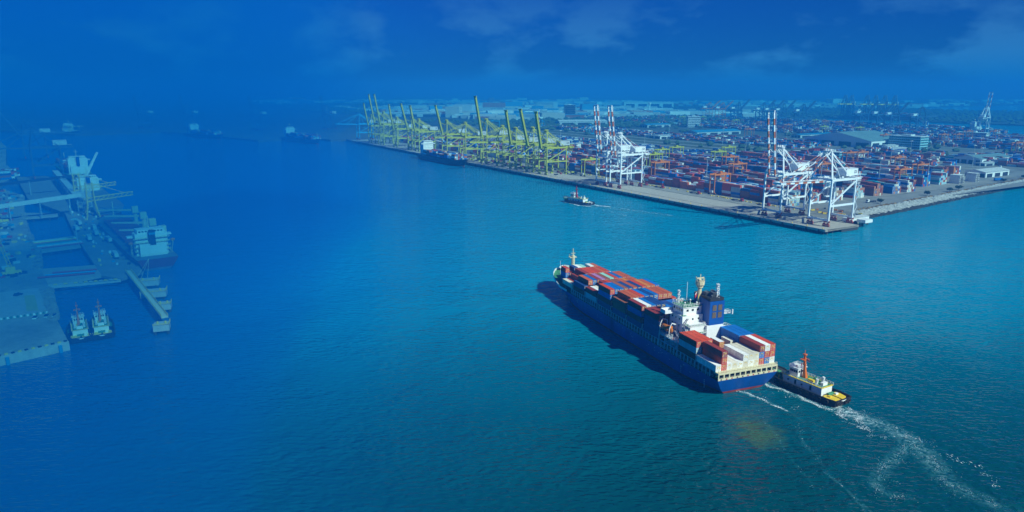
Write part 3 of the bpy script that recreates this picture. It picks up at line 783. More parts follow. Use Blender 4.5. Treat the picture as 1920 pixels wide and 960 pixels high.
# ---------------------------------------------------------------- cranes
def sts_crane(name, label, loc, rz, group, paintm, house, boom_angle, stripe=None, boom_len=50.0, big=1.0, wheel=None, back=16.0, mono=False, detail=True, boomm=None, fat=1.0):
    """ship-to-shore gantry crane.  x along the quay, y inland; the boom points to -y"""
    t = thing(name, label, 'gantry crane', loc, rz, group)
    wheel = wheel or M['bogie']
    hw_, G, zg, za = 9.5, 31.0, 37.0, 60.5
    zg *= big; za *= big
    for sx in (-1, 1):                                            # legs, waterside ones run up into the A-frame
        x = sx * hw_
        for y in (0, G):
            m = MB().beam((x, y, 4.2), (x, y, zg + 2), (1.3 if y == 0 else 1.2) * fat)
            m.obj('leg', paintm, t)
            b = MB()
            b.beam((x - sx * 4.2, y, 4.2), (x + sx * 1.6, y, 4.2), 0.9, 1.2)
            for k in (-3.4, -0.2):
                b.add([(x + sx * (k - 1.9), y - 0.5, 1.2), (x + sx * (k + 1.9), y - 0.5, 1.2), (x + sx * (k + 0.5), y - 0.5, 3.2), (x + sx * (k - 0.5), y - 0.5, 3.2),
                       (x + sx * (k - 1.9), y + 0.5, 1.2), (x + sx * (k + 1.9), y + 0.5, 1.2), (x + sx * (k + 0.5), y + 0.5, 3.2), (x + sx * (k - 0.5), y + 0.5, 3.2)],
                      [(0, 1, 2, 3), (7, 6, 5, 4), (0, 4, 5, 1), (1, 5, 6, 2), (2, 6, 7, 3), (3, 7, 4, 0)])
                for d in (-1.2, -0.4, 0.4, 1.2) if detail else ():
                    b.tube((x + sx * (k + d), y - 0.45, 0.5), (x + sx * (k + d), y + 0.45, 0.5), 0.48, 8)
            b.obj('wheel_bogie', wheel, t)
    for y in (0, G):
        MB().beam((-hw_, y, 5.4), (hw_, y, 5.4), 1.2, 1.6).obj('sill_beam', paintm, t)
    for sx in (-1, 1):
        x = sx * hw_
        MB().beam((x, 0, 17.0), (x, G, 17.0), 1.1 * fat, 1.5 * fat).obj('portal_beam', paintm, t)
        MB().beam((x, 0.5, 18.0), (x, G, zg - 1.0), 0.95 * fat, 1.0 * fat).obj('brace', paintm, t)
        MB().beam((x, 0, zg + 1.0), (x, G, zg + 1.0), 1.0, 1.5).obj('top_beam', paintm, t)
        m = MB().beam((x, 0, zg + 2), (sx * 3.6, 4.5, za), 1.3 * fat, 1.3 * fat, w2=0.9 * fat)
        m.obj('apex_leg', paintm, t)
        m = MB()
        m.beam((sx * 3.4, 4.6, za - 0.6), (sx * 4.6, G - 1, zg + 2.2), 0.8 * fat, 0.9 * fat)
        m.beam((sx * 3.6, 4.3, za - 1.0), (x, 11, zg + 1.5), 0.45)
        m.obj('backstay', paintm, t)
    MB().beam((-hw_, 0, zg + 1.6), (hw_, 0, zg + 1.6), 1.2, 1.9).beam((-hw_, G, zg + 1.6), (hw_, G, zg + 1.6), 1.2, 1.9).obj('cross_beams', paintm, t)
    ap = MB().beam((-4.2, 4.5, za), (4.2, 4.5, za), 1.1, 1.2)
    if detail:
        ap.span((-3.4, 2.4, za + 0.6), (3.4, 6.6, za + 0.9)).rail([(-3.4, 2.4, za + 0.9), (3.4, 2.4, za + 0.9), (3.4, 6.6, za + 0.9), (-3.4, 6.6, za + 0.9)], 1.2, 1.6, 0.08)
        for d in (-2.2, 0, 2.2): ap.tube((d - 0.3, 4.5, za + 1.6), (d + 0.3, 4.5, za + 1.6), 0.9, 8)
    ap.obj('apex_platform', paintm, t)
    gm_ = MB()
    for sx in (-1, 1):
        gm_.beam((sx * 3.2, -3.0, zg), (sx * 3.2, G + back, zg), 1.2 * fat, 1.9 * fat)
        if detail: gm_.rail([(sx * 4.6, -2, zg + 0.2), (sx * 4.6, G + back, zg + 0.2)], 1.1, 3.0, 0.07)
    for k in range(8): gm_.beam((-3.2, -2.5 + k * (G + back) / 7, zg - 0.3), (3.2, -2.5 + k * (G + back) / 7, zg - 0.3), 0.5, 0.7)
    gm_.obj('girder', boomm or paintm, t)
    hm_ = MB()
    hm_.span((-4.8, G - 6.5, zg + 2.9), (4.8, G + 8.5, zg + 8.6)); hm_.span((-5.0, G - 6.7, zg + 8.6), (5.0, G + 8.7, zg + 8.85))
    hm_.span((-4.2, G + 9.2, zg + 2.6), (4.2, G + 14, zg + 2.85))
    h = hm_.obj('machinery_house', house, t)
    if detail:
        em = MB()
        for y0, rr in ((G + 4.6, 1.15), (G + 6.3, 0.8)):
            for i in range(10):
                a, b2 = i * math.pi / 5, (i + 1) * math.pi / 5
                for xx in (-4.84, 4.84): em.beam((xx, y0 + rr * math.cos(a), zg + 6 + rr * math.sin(a)), (xx, y0 + rr * math.cos(b2), zg + 6 + rr * math.sin(b2)), 0.12, 0.34)
        em.obj('emblem', M['dark'], h)
        ck = MB()
        r = random.Random(11)
        for i in range(18):
            y = r.uniform(-1, G + back - 1)
            ck.box((r.choice((-1, 1)) * r.uniform(3.6, 5.6), y, zg + r.uniform(0.6, 2.6)), (r.uniform(0.6, 1.6), r.uniform(0.8, 3), r.uniform(0.5, 1.8)))
        ck.rail([(-4.2, G + 9.2, zg + 2.8), (4.2, G + 9.2, zg + 2.8), (4.2, G + 14, zg + 2.8), (-4.2, G + 14, zg + 2.8)], 1.2, 1.5, 0.09)
        for x in (-4, 4):
            for y in (G + 9.5, G + 13.8): ck.beam((x, y, zg + 2.6), (x, y, zg - 4.5), 0.25)
        for z in (-4.5, -1.5): ck.span((-4.2, G + 9.2, zg + z), (4.2, G + 14, zg + z + 0.2)).rail([(-4.2, G + 14, zg + z), (4.2, G + 14, zg + z)], 1.1, 1.5, 0.08)
        ck.obj('walkway_gear', M['crane_white'] if stripe else paintm, t)
        st = MB()                                                 # zigzag stair up one landside leg
        for k in range(7):
            z0 = 5 + k * (zg - 6) / 7; z1 = 5 + (k + 1) * (zg - 6) / 7
            a, b2 = (G + 1.4, G + 4.4) if k % 2 else (G + 4.4, G + 1.4)
            st.beam((hw_ + 0.2, a, z0), (hw_ + 0.2, b2, z1), 0.8, 0.16); st.box((hw_ + 0.2, b2, z1), (1.2, 1.2, 0.15))
            st.beam((hw_ + 0.6, a, z0 + 1), (hw_ + 0.6, b2, z1 + 1), 0.1)
        st.obj('stair', M['crane_white'] if stripe else paintm, t)
        cb = MB().span((-2.0, 8.0, zg - 5.4), (0.4, 10.6, zg - 2.8)).span((-3.0, 6.4, zg - 2.4), (3.0, 12, zg - 1.2))
        for x in (-2.4, 2.4):
            for y in (6.8, 11.6): cb.beam((x, y, zg - 2.4), (x * 0.8, y, 24), 0.1)
        cb.box((0, 9.2, 23.6), (2.2, 6.4, 0.8))
        cb.obj('trolley_cab', house, t)
    # boom: hinged at the waterside, stripes as alternating painted lengths
    ca, sa = math.cos(R(boom_angle)), math.sin(R(boom_angle))
    def B(d, x, off=0.0): return (x, -3.2 - d * ca + off * sa, zg + d * sa + off * ca)
    n = 10 if stripe else 1
    bm_ = MB()
    xs = (-3.2, 3.2) if not mono else (-1.6, 1.6)
    for sx in xs:
        for i in range(n):
            d0, d1 = i * boom_len / n, (i + 1) * boom_len / n
            bm_.beam(B(d0, sx), B(d1, sx), (1.05 if not mono else 1.6) * fat, (1.6 if not mono else 2.1) * fat, m=((i + 1) % 2) if stripe else 0)
    for i in range(13):
        d = (i + 0.5) * boom_len / 13
        bm_.beam(B(d, xs[0]), B(d, xs[1]), 0.4, 0.6, m=0)
    if detail:
        for i in range(12): bm_.beam(B(i * boom_len / 12, xs[0]), B((i + 1) * boom_len / 12, xs[1]), 0.25, m=0)
        bm_.rail([B(2, xs[1] + 1.3, 0.9), B(boom_len, xs[1] + 1.3, 0.9)], 0.9 if boom_angle < 40 else 0.2, 4.0, 0.09, 0)
    bm_.beam(B(boom_len, -3.8), B(boom_len + 1.6, -3.8), 0.5, m=0); bm_.beam(B(boom_len, 3.8), B(boom_len + 1.6, 3.8), 0.5, m=0)
    bm_.beam(B(boom_len + 0.8, -4), B(boom_len + 0.8, 4), 1.0, 1.6, m=0)
    bm_.obj('boom', [boomm or paintm, stripe or paintm], t)
    fs = MB()
    for sx in (-1, 1):
        T = (sx * 3.0, 3.6, za)
        if boom_angle < 30:
            for d in (boom_len * 0.45, boom_len * 0.9):
                e = B(d, sx * 3.2, 1.0)
                for i in range(6):
                    p = [T[k] + (e[k] - T[k]) * i / 6 for k in range(3)]; q = [T[k] + (e[k] - T[k]) * (i + 1) / 6 for k in range(3)]
                    fs.beam(p, q, 0.42 * fat, m=(i % 2) if stripe else 0)
        else:
            e = B(boom_len * 0.42, sx * 3.0, 1.0); mid = [(T[0] + e[0]) / 2 * 1.1, T[1] - 1.5, (T[2] + e[2]) / 2 - 5]
            fs.beam(T, mid, 0.35); fs.beam(mid, e, 0.35)
        T2, e2 = (sx * 2.6, 5.4, za - 0.3), (sx * 3.4, G + back - 3, zg + 1.2)
        for i in range(6):
            p = [T2[k] + (e2[k] - T2[k]) * i / 6 for k in range(3)]; q = [T2[k] + (e2[k] - T2[k]) * (i + 1) / 6 for k in range(3)]
            fs.beam(p, q, 0.36, m=(i % 2) if stripe else 0)
    fs.obj('stays', [paintm, stripe or paintm], t)
    return t

def QC(u, v=14.0): return Q(u, v, 4.15)
G1 = 'white quay cranes on the main wharf'
white_up = sts_crane('quay_crane', 'white quay crane with raised striped boom at the wharf end, beside the lowered-boom crane', QC(66), QR, G1, M['crane_white'], M['crane_white'], 82, M['stripe_red'], 55)
sts_crane('quay_crane', 'white quay crane with red-striped boom lowered over the water at the wharf corner', QC(18), QR, G1, M['crane_white'], M['crane_white'], 1.5, M['stripe_red'], 50)
c = dup(white_up, QC(288), QR, 'white quay crane with raised striped boom mid-wharf, nearer of the two behind the small tug')
c = dup(white_up, QC(314), QR, 'white quay crane with raised striped boom mid-wharf, standing next to the yellow cranes')
G2 = 'yellow quay cranes'
YM = M['crane_yellow']
yellow_up = sts_crane('quay_crane', 'yellow quay crane with raised boom, first of the yellow row beside the white cranes', QC(441), QR, G2, YM, M['palegrey'], 80, None, 47, 0.93, wheel=M['crane_yellow'], mono=True)
yellow_dn = sts_crane('quay_crane', 'yellow quay crane with boom lowered over the water, right of the berthed ship\'s bow', QC(557), QR, G2, YM, M['palegrey'], 2, None, 46, 0.95, wheel=M['crane_yellow'], mono=True)
yellow_up2 = sts_crane('quay_crane', 'x', QC(474), QR, G2, YM, M['palegrey'], 76, None, 49, 0.97, wheel=M['crane_yellow'], mono=True, back=20)
tag(yellow_up2, label='yellow quay crane with raised boom, second of the yellow row from the white cranes')
dup(yellow_up, QC(519), QR, 'yellow quay crane with raised boom, third of the yellow row from the white cranes')
big_y = sts_crane('quay_crane', 'tallest yellow quay crane, raised boom, between the two with lowered booms', QC(606), QR, G2, YM, M['palegrey'], 80, None, 60, 1.08, wheel=M['crane_yellow'], mono=True)
dup(yellow_dn, QC(676), QR, 'yellow quay crane with lowered boom above the berthed ship\'s middle')
dup(yellow_up2, QC(745), QR, 'yellow quay crane with raised boom behind the berthed ship\'s white bridge')
dup(yellow_up, QC(862), QR, 'yellow quay crane with raised boom, right of a close pair left of the berthed ship')
dup(yellow_up2, QC(896), QR, 'yellow quay crane with raised boom, left of a close pair left of the berthed ship')
dup(yellow_up, QC(968), QR, 'yellow quay crane with raised boom standing alone left of the close pair')
dup(big_y, QC(1040), QR, 'tall yellow quay crane near the far quay end, right of two tall ones')
dup(big_y, QC(1072), QR, 'tall yellow quay crane near the far quay end, left of two tall ones')
dup(yellow_up, QC(1112), QR, 'lower yellow quay crane last in the row at the far quay end')
G3 = 'blue quay cranes in the haze'
BM = M['crane_blue']
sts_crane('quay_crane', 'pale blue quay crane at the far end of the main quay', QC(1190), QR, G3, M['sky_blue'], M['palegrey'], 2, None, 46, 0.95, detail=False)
# far basin: cranes on its near side (booms half raised towards the right) and behind the big ship (booms lowered)
G4 = 'blue cranes along the far basin'
far_up = None
for i, (x, y, up) in enumerate([(1112, 1940, 0), (1100, 2049, 1), (1094, 2112, 1), (1076, 2176, 1), (962, 2346, 1), (938, 2453, 1), (916, 2493, 1), (900, 2534, 1), (846, 2640, 1)]):
    lab = f'hazy blue crane on the far basin quay, {ORD[i + 1]} along from the white building side'
    x, y = x - 28, y - 12
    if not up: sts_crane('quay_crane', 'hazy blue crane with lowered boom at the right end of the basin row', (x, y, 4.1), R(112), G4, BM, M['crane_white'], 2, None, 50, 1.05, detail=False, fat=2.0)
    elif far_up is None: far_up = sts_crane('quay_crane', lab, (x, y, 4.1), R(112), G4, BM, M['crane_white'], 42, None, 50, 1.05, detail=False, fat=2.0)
    else: dup(far_up, (x, y, 4.1), R(112), lab)
back_dn = None
for i, t in enumerate((38, 62, 118, 148, 180, 214)):
    x, y = 1255 + t * 0.754 + 10 * 0.66, 2862 - t * 0.657 + 10 * 0.75
    lab = f'dark blue crane with yellow lowered boom behind the big ship, {ORD[i + 1]} from the left'
    if back_dn is None: back_dn = sts_crane('quay_crane', lab, (x, y, 4.1), R(-41), 'cranes behind the big far ship', M['crane_blue'], M['crane_white'], 1, None, 66, 1.45, wheel=M['dark'], detail=False, boomm=M['yellow'], fat=2.6)
    else: dup(back_dn, (x, y, 4.1), R(-41), lab)
# orange pair inland at the basin's head, the lone white crane on the right
og = sts_crane('quay_crane', 'orange quay crane at the head of the far basin, left one of two', (770, 2830, 4.1), R(112), 'orange cranes at the basin head', M['rtg_orange'], M['crane_white'], 40, None, 45, 1.0, detail=False)
dup(og, (800, 2760, 4.1), R(112), 'orange quay crane at the head of the far basin, right one of two')
sts_crane('quay_crane', 'lone white quay crane with striped raised boom at the right edge of the terminal', (1165, 1795, 4.1), R(135), None, M['crane_white'], M['crane_white'], 76, M['stripe_red'], 62, 1.12, fat=1.25)

def yard_gantry(name, label, loc, rz, group, mat, cab, span=23.0, ht=21.0):
    """rubber-tyred gantry: x is the travel direction, y the span"""
    t = thing(name, label, 'yard gantry', loc, rz, group)
    for sy in (-1, 1):
        y = sy * span / 2
        for sx in (-1, 1):
            MB().beam((sx * 3.4, y, 1.6), (sx * 3.4, y, ht), 0.95, 0.8).obj('leg', mat, t)
        m = MB().beam((-5.4, y, 1.7), (5.4, y, 1.7), 0.8, 0.9).beam((-3.4, y, ht - 0.4), (3.4, y, ht - 0.4), 0.6, 0.8)
        m.beam((-3.4, y, 2.2), (3.4, y, 8.5), 0.35)
        m.obj('end_frame', mat, t)
        w = MB()
        for x in (-4.8, -3.4, 3.4, 4.8): w.tube((x, y - 0.4, 0.75), (x, y + 0.4, 0.75), 0.75, 10)
        w.obj('wheels', M['black'], t)
    for sx in (-1, 1):
        MB().beam((sx * 3.4, -span / 2 - 1.0, ht + 0.3), (sx * 3.4, span / 2 + 1.0, ht + 0.3), 1.0, 1.5).obj('girder', mat, t)
    m = MB().span((-3.2, -2.5, ht + 1.1), (3.2, 2.5, ht + 1.5)).span((-1.6, -1.8, ht + 1.5), (1.6, 1.4, ht + 3.4))
    m.rail([(-3.2, -2.5, ht + 1.5), (3.2, -2.5, ht + 1.5), (3.2, 2.5, ht + 1.5), (-3.2, 2.5, ht + 1.5)], 1.1, 1.6, 0.09)
    m.obj('trolley', mat, t)
    MB().span((-1.4, 2.8, ht - 3.0), (0.8, 5.0, ht - 0.6)).obj('operator_cab', cab, t)
    s = MB()
    for x in (-2.4, 2.4):
        for y in (-1.2, 1.2): s.beam((x * 0.8, y, ht + 1), (x * 0.8, y, 15.0), 0.08)
    s.box((0, 0, 14.7), (11.5, 1.8, 0.5))
    s.obj('spreader', M['yellow'], t)
    MB().span((-2.2, -span / 2 - 1.6, 2.2), (2.6, -span / 2 - 0.5, 4.6)).obj('engine_box', cab, t)
    return t

# ---------------------------------------------------------------- main wharf, quay apron and shore
wharf = thing('wharf', 'long concrete wharf on piles carrying the quay cranes', 'wharf', Q(0, 0, 0), QR)
WL = 1228.0                                            # local x = -u, y = v
MB().prism([(-WL, 0), (-0.5, 0), (-0.5, 44), (-WL, 44)][::1], 2.5, 4.12).obj('wharf_deck', M['concrete'], wharf, fix=True)
MB().prism([(-0.5, 0.02), (0, 0.5), (-12, 77.5), (-28, 76), (-20, 44), (-0.5, 44)], 2.52, 4.1).obj('corner_deck', M['concrete'], wharf, fix=True)
pile = MB().box((0, 0, 0.2), (1.1, 1.1, 4.8)).mesh('wharf_pile', [M['wet_concrete']])
fend = MB().box((0, -0.35, 2.4), (1.6, 0.7, 2.6)).mesh('wharf_fender', [M['black']])
x = -3.0
k = 0
while x > -1220 and k < 150:
    p = link(bpy.data.objects.new('pile', pile)); p.location = (x, 1.2, 0); adopt(p, wharf)
    if k % 2 == 0:
        p = link(bpy.data.objects.new('fender', fend)); p.location = (x - 3, 0, 0); adopt(p, wharf)
    x -= 6.0 if k < 80 else 10.0
    k += 1
for j in range(9):
    p = link(bpy.data.objects.new('pile', pile)); p.location = (-1.6 - j * 1.28, 4 + j * 8.6, 0); adopt(p, wharf)
MB().span((-WL, 0.05, 4.12), (-0.6, 0.75, 4.5)).obj('edge_kerb', M['pale_concrete'], wharf)
rl = MB()
for y in (13.4, 14.6, 44.4, 45.6): rl.span((-WL, y, 4.121), (-6, y + 0.16, 4.16))
rl.obj('crane_rails', M['dark'], wharf)
MB().span((-WL, 22, 0.2), (-1, 43.9, 2.4)).obj('under_wharf_slope', M['wet_concrete'], wharf)
bol = MB().tube((0, 0, 4.1), (0, 0, 4.9), 0.35, 8).ball((0, 0, 5.0), 0.5, n=8, k=4).mesh('bollard', [M['yellow']])
for i in range(40):
    p = link(bpy.data.objects.new('bollard', bol)); p.location = (-4 - i * 15, 2.0, 0); adopt(p, wharf)
# apron: paving sheets and painted lane lines
ap = MB()
def strip(m, u0, u1, v0, v1, z, mt=0): m.add([(*Q2(u0, v0), z), (*Q2(u0, v1), z), (*Q2(u1, v1), z), (*Q2(u1, v0), z)], [(0, 1, 2, 3)], mt)
strip(ap, 60, 1225, 44.1, 68, 4.012); 
tag(ap.obj('apron_paving', M['asphalt']), kind='structure')
ll = MB()
for v in (8, 20, 24, 28, 32, 36, 40): strip(ll, 70, 1200, v, v + 0.28, 4.126)
for v in (50, 54, 58): strip(ll, 90, 1200, v, v + 0.3, 4.02)
for i in range(60): strip(ll, 100 + i * 12, 100.3 + i * 12, 62, 66, 4.02)
tag(ll.obj('lane_markings', M['line_white']), kind='structure')
YP = MB()
for a, b, c, d in ((92, 520, 68, 482), (520, 1190, 68, 330)): strip(YP, a, b, c, d, 4.008)
tag(YP.obj('yard_paving', M['asphalt']), kind='structure')
ROADM = paint('road_surface', (0.24, 0.23, 0.21), 0.9, 0.2, 0.1, streak=False, c2=(0.17, 0.16, 0.15))
rd = MB()
strip(rd, 58, 88, 105, 520, 4.01)
tag(rd.obj('shore_road', ROADM), kind='structure')
rd = MB()
for v0, v1 in ((488, 506), (540, 556), (604, 622)): strip(rd, 150, 1700, v0, v1, 4.014)
strip(rd, 320, 345, 330, 488, 4.018); strip(rd, 110, 135, 430, 820, 4.018)
tag(rd.obj('port_roads', ROADM), kind='structure')
GRM = paint('rough_grass', (0.085, 0.092, 0.04), 0.95, 0.4, 0.05, streak=False, c2=(0.19, 0.16, 0.09))
gr = MB()
for v0, v1 in ((507, 539), (557, 603), (623, 650)): strip(gr, 480, 1700, v0, v1, 4.016)
tag(gr.obj('verge_grass', GRM), kind='structure')
# riprap along the eastern shore: pale boulders above, weed-dark ones at the waterline
def boulders(name, lab, path, width, n, mats, z0, z1, size, seed):
    r = random.Random(seed)
    m = MB()
    seg = [(Vector(a), Vector(b)) for a, b in zip(path, path[1:])]
    tot = sum((b - a).length for a, b in seg)
    for _ in range(n):
        d = r.uniform(0, tot)
        for a, b in seg:
            if d <= (b - a).length: break
            d -= (b - a).length
        t = (b - a).normalized(); nn_ = Vector((t.y, -t.x))
        k = r.random()
        p = a + t * d + nn_ * (k * width)
        z = z1 + (z0 - z1) * k
        s = r.uniform(0.6, 1.25) * size
        vs = []
        for e in (-1, 1):
            for q, w in ((-1, -1), (1, -1), (1, 1), (-1, 1)):
                vs.append((p.x + q * s * r.uniform(0.5, 1.0), p.y + w * s * r.uniform(0.5, 1.0), z + e * s * r.uniform(0.4, 0.8)))
        m.add(vs, [(4, 5, 6, 7), (0, 1, 5, 4), (1, 2, 6, 5), (2, 3, 7, 6), (3, 0, 4, 7)], 1 if k > 0.70 + r.uniform(-0.05, 0.05) else 0)
    o = m.obj(name, mats)
    return tag(o, lab, 'rocks', kind='stuff')
SHORE = [Q2(43, 97), Q2(46, 141), Q2(66, 310), Q2(84, 485), Q2(105, 680), Q2(125, 850)]
boulders('riprap_rocks', 'pale riprap boulders with a dark tide band along the eastern shore', SHORE, 13.0, 6500, [M['rock'], M['rock_dark']], -0.2, 4.6, 1.35, 21)
sl_ = MB()
for a, b in zip(SHORE, SHORE[1:]):
    a, b = Vector(a), Vector(b); t = (b - a).normalized(); n_ = Vector((t.y, -t.x))
    sl_.add([(a.x, a.y, 4.3), (b.x, b.y, 4.3), (b.x + n_.x * 8.6, b.y + n_.y * 8.6, 1.1), (a.x + n_.x * 8.6, a.y + n_.y * 8.6, 1.1)], [(0, 1, 2, 3)], 0)
    a2, b2 = a + n_ * 8.6, b + n_ * 8.6
    sl_.add([(a2.x, a2.y, 1.1), (b2.x, b2.y, 1.1), (b2.x + n_.x * 5, b2.y + n_.y * 5, -0.7), (a2.x + n_.x * 5, a2.y + n_.y * 5, -0.7)], [(0, 1, 2, 3)], 1)
tag(sl_.obj('shore_slope', [M['rock'], M['rock_dark']], fix=True), kind='structure')
dg = MB()
r = random.Random(4)
for _ in range(1500):
    v = r.uniform(110, 520)
    u = 49 + 0.11 * (v - 140) + r.gauss(0, 1.6)
    if (v * 0.021 + math.sin(v * 0.11)) % 1.7 > 1.15: continue
    p = Q(u, v, 4.0); h = r.uniform(0.5, 1.5)
    for k in range(3):
        a = r.uniform(0, 6.28); w = r.uniform(0.3, 0.7)
        dg.add([(p[0] - w * math.cos(a), p[1] - w * math.sin(a), 4), (p[0] + w * math.cos(a), p[1] + w * math.sin(a), 4), (p[0] + w * math.cos(a) * 1.4 + 0.3, p[1] + w * math.sin(a) * 1.4, 4 + h), (p[0] - w * math.cos(a) * 1.4, p[1] - w * math.sin(a) * 1.4 + 0.3, 4 + h)], [(0, 1, 2, 3)])
tag(dg.obj('dry_grass', M['dry_grass']), 'tawny dry grass along the top of the riprap', 'grass', kind='stuff')
def crown(m, c, rx, rz, n, r, leaf=0.7):
    for _ in range(n):
        while True:
            d = Vector((r.uniform(-1, 1), r.uniform(-1, 1), r.uniform(-0.8, 1)))
            if 0.25 < d.length < 1: break
        lump = 0.75 + 0.35 * math.sin(d.x * 5 + c[0]) * math.cos(d.y * 5 + c[1])
        p = Vector(c) + Vector((d.x * rx, d.y * rx, d.z * rz)) * lump
        a = Vector((r.uniform(-1, 1), r.uniform(-1, 1), r.uniform(-1, 1))).normalized() * leaf
        b = Vector((r.uniform(-1, 1), r.uniform(-1, 1), r.uniform(-1, 1))).normalized() * leaf
        m.add([p - a, p + b, p + a, p - b * 0.8], [(0, 1, 2, 3)])
def tree(name, loc, h, rad, label, group, seed, n=380, leaf=0.75, cat='tree'):
    r = random.Random(seed)
    t = thing(name, label, cat, loc, 0, group)
    tr = MB()
    tr.tube((0, 0, -0.2), (0.2, 0.1, h * 0.5), 0.05 * h, 7, r2=0.028 * h)
    for k in range(5):
        a = k * 1.3 + r.random()
        tr.tube((0.1, 0, h * (0.28 + 0.05 * k)), (math.cos(a) * rad * 0.6, math.sin(a) * rad * 0.6, h * (0.55 + 0.06 * k)), 0.02 * h, 5, r2=0.008 * h)
    tr.obj('trunk', M['bark'], t)
    c = MB()
    for k in range(5):
        a = k * 2.1 + r.random(); q = rad * 0.42 * r.uniform(0.5, 1.1)
        crown(c, (math.cos(a) * q, math.sin(a) * q, h * r.uniform(0.5, 0.72)), rad * 0.62, h * 0.33, n // 5, r, leaf)
    c.obj('crown', M['foliage'], t)
    return t
GB = 'bushes along the eastern shore'
BUSH = [(62, 168, 5.4, 3.6, 'round bush on the shore just right of the lorry, leftmost of the shore bushes'), (70, 262, 5.8, 4.2, 'round green bush above the riprap, second of the shore bushes'),
        (74, 312, 5.2, 3.9, 'bush beside the first of the tawny grass, third of the shore bushes'), (77, 336, 5.6, 4.6, 'wide bush at the left end of the long tawny grass patch'),
        (88, 455, 4.6, 4.0, 'low bush by the blue lorry on the shore road'), (96, 520, 4.2, 3.2, 'small bush on the shore below the white-gabled shed'),
        (105, 560, 6.2, 5.2, 'large bush on the shore at the shed\'s right end'), (112, 585, 6.0, 5.0, 'dark bush second from the right edge of the shore'), (116, 612, 7.5, 6.5, 'big dark tree clump on the shore at the right edge')]
for i, (u, v, h, rd_, lab) in enumerate(BUSH): tree('bush', Q(u, v), h, rd_, lab, GB, 50 + i, 420, 0.6, 'bush')

# ---------------------------------------------------------------- container yard
PAL = ['maroon'] * 6 + ['rust'] * 5 + ['brown'] * 4 + ['navy'] * 3 + ['blue'] * 8 + ['pale'] * 4 + ['white'] * 4 + ['cream', 'grey', 'teal', 'orange', 'red', 'red']
KEYS = list(CC)
def yard_height(r, col, blk):
    b = 3.7 + 1.3 * math.sin(col * 0.33 + blk * 1.9) + 0.8 * math.sin(col * 1.1 + blk)
    return max(0, min(5, int(round(b + r.uniform(-0.7, 0.9)))))
BLOCKS = [82, 114, 149, 184, 216, 249, 276, 302, 335, 370, 403, 438, 466]
NEARCOL = {82: 14, 114: 2, 149: 2, 184: 2, 216: 1, 249: 1, 276: 1}
individual = []
ym = {}
for bi, vc in enumerate(BLOCKS):
    r = random.Random(100 + bi)
    u_end = 1150 if vc < 230 else (760 if vc < 320 else 480)
    u0 = 96 if vc < 290 else (114 if vc < 380 else 150)
    ncol = int((u_end - u0) / 12.75)
    m = ym.setdefault(bi // 3, MB())
    for col in range(ncol):
        if r.random() < 0.05: continue
        base = r.choice(PAL)
        for row in range(6):
            if r.random() < 0.4: base = r.choice(PAL)
            h = yard_height(r, col, bi) if col > 0 else r.choice((3, 4, 4, 5, 5))
            if bi == 0 and row == 0: h = max(3, h)
            for t in range(h):
                c = base if r.random() < 0.6 else r.choice(PAL)
                v = vc - 6.6 + row * 2.64
                u = u0 + col * 12.75 + 6.1
                near = (col < NEARCOL.get(vc, 0) and (row == 0 if vc == 82 and col > 0 else True)) and (t == h - 1 or row == 0 or col == 0)
                if near and not (col == 0 and vc > 82 and row > 3 and t < h - 1):
                    individual.append((bi, col, row, t, h, c, u, v))
                else:
                    p = Q(u + r.uniform(-0.15, 0.15), v, 4.02 + t * 2.61 + 1.3)
                    m.box(p, (12.19, 2.44, 2.58), QR, KEYS.index(c), bottom=False)
for k, m in ym.items():
    tag(m.obj('yard_containers', [CM[x] for x in KEYS]), 'rows of stacked containers filling the main yard', 'containers', kind='stuff')
individual.sort(key=lambda a: a[6])
individual = individual[:150] if len(individual) > 150 else individual
for bi, col, row, t, h, c, u, v in individual:
    tn = TIER.get(h, ['bottom tier', 'second tier', 'third tier', 'fourth tier', 'top tier'])[t]
    if bi == 0 and row == 0 and col > 0: lab = f'{CNAMES[c]} container, quay-side stack {ORD[col] if col < 12 else "twelfth"} from the wharf end, {tn}' if col < 12 else f'{CNAMES[c]} container, quay-side stack {["twelfth","thirteenth","fourteenth"][col-12]} from the wharf end, {tn}'
    else: lab = f'{CNAMES[c]} container, shore end of {ORD[bi + 1]} yard block, {ORD[row + 1]} row, {("outer", "inner")[min(col, 1)]} column, {tn}'
    container('forty', c, Q(u, v, 4.02 + t * 2.61), QR + math.pi, lab, 'containers in the main yard')
# white reefer stacks near the sheds, seen as things: four-high blocks
k = 0
for u, v, n, h in ((112, 392, 4, 4), (138, 398, 4, 4), (112, 428, 3, 4)):
    for row in range(n):
        for t in range(h):
            if t < h - 1 and row > 0 and row < n - 1: continue
            k += 1
            o = container('forty', 'white', Q(u, v + row * 2.64, 4.02 + t * 2.61), QR + math.pi, f'white refrigerated container, {["front", "rear", "right"][0 if u == 112 and v == 392 else 1 if u == 138 else 2]} white stack by the sheds, {ORD[row + 1]} row, {TIER[4][t]}', 'white containers near the sheds', doors=False)
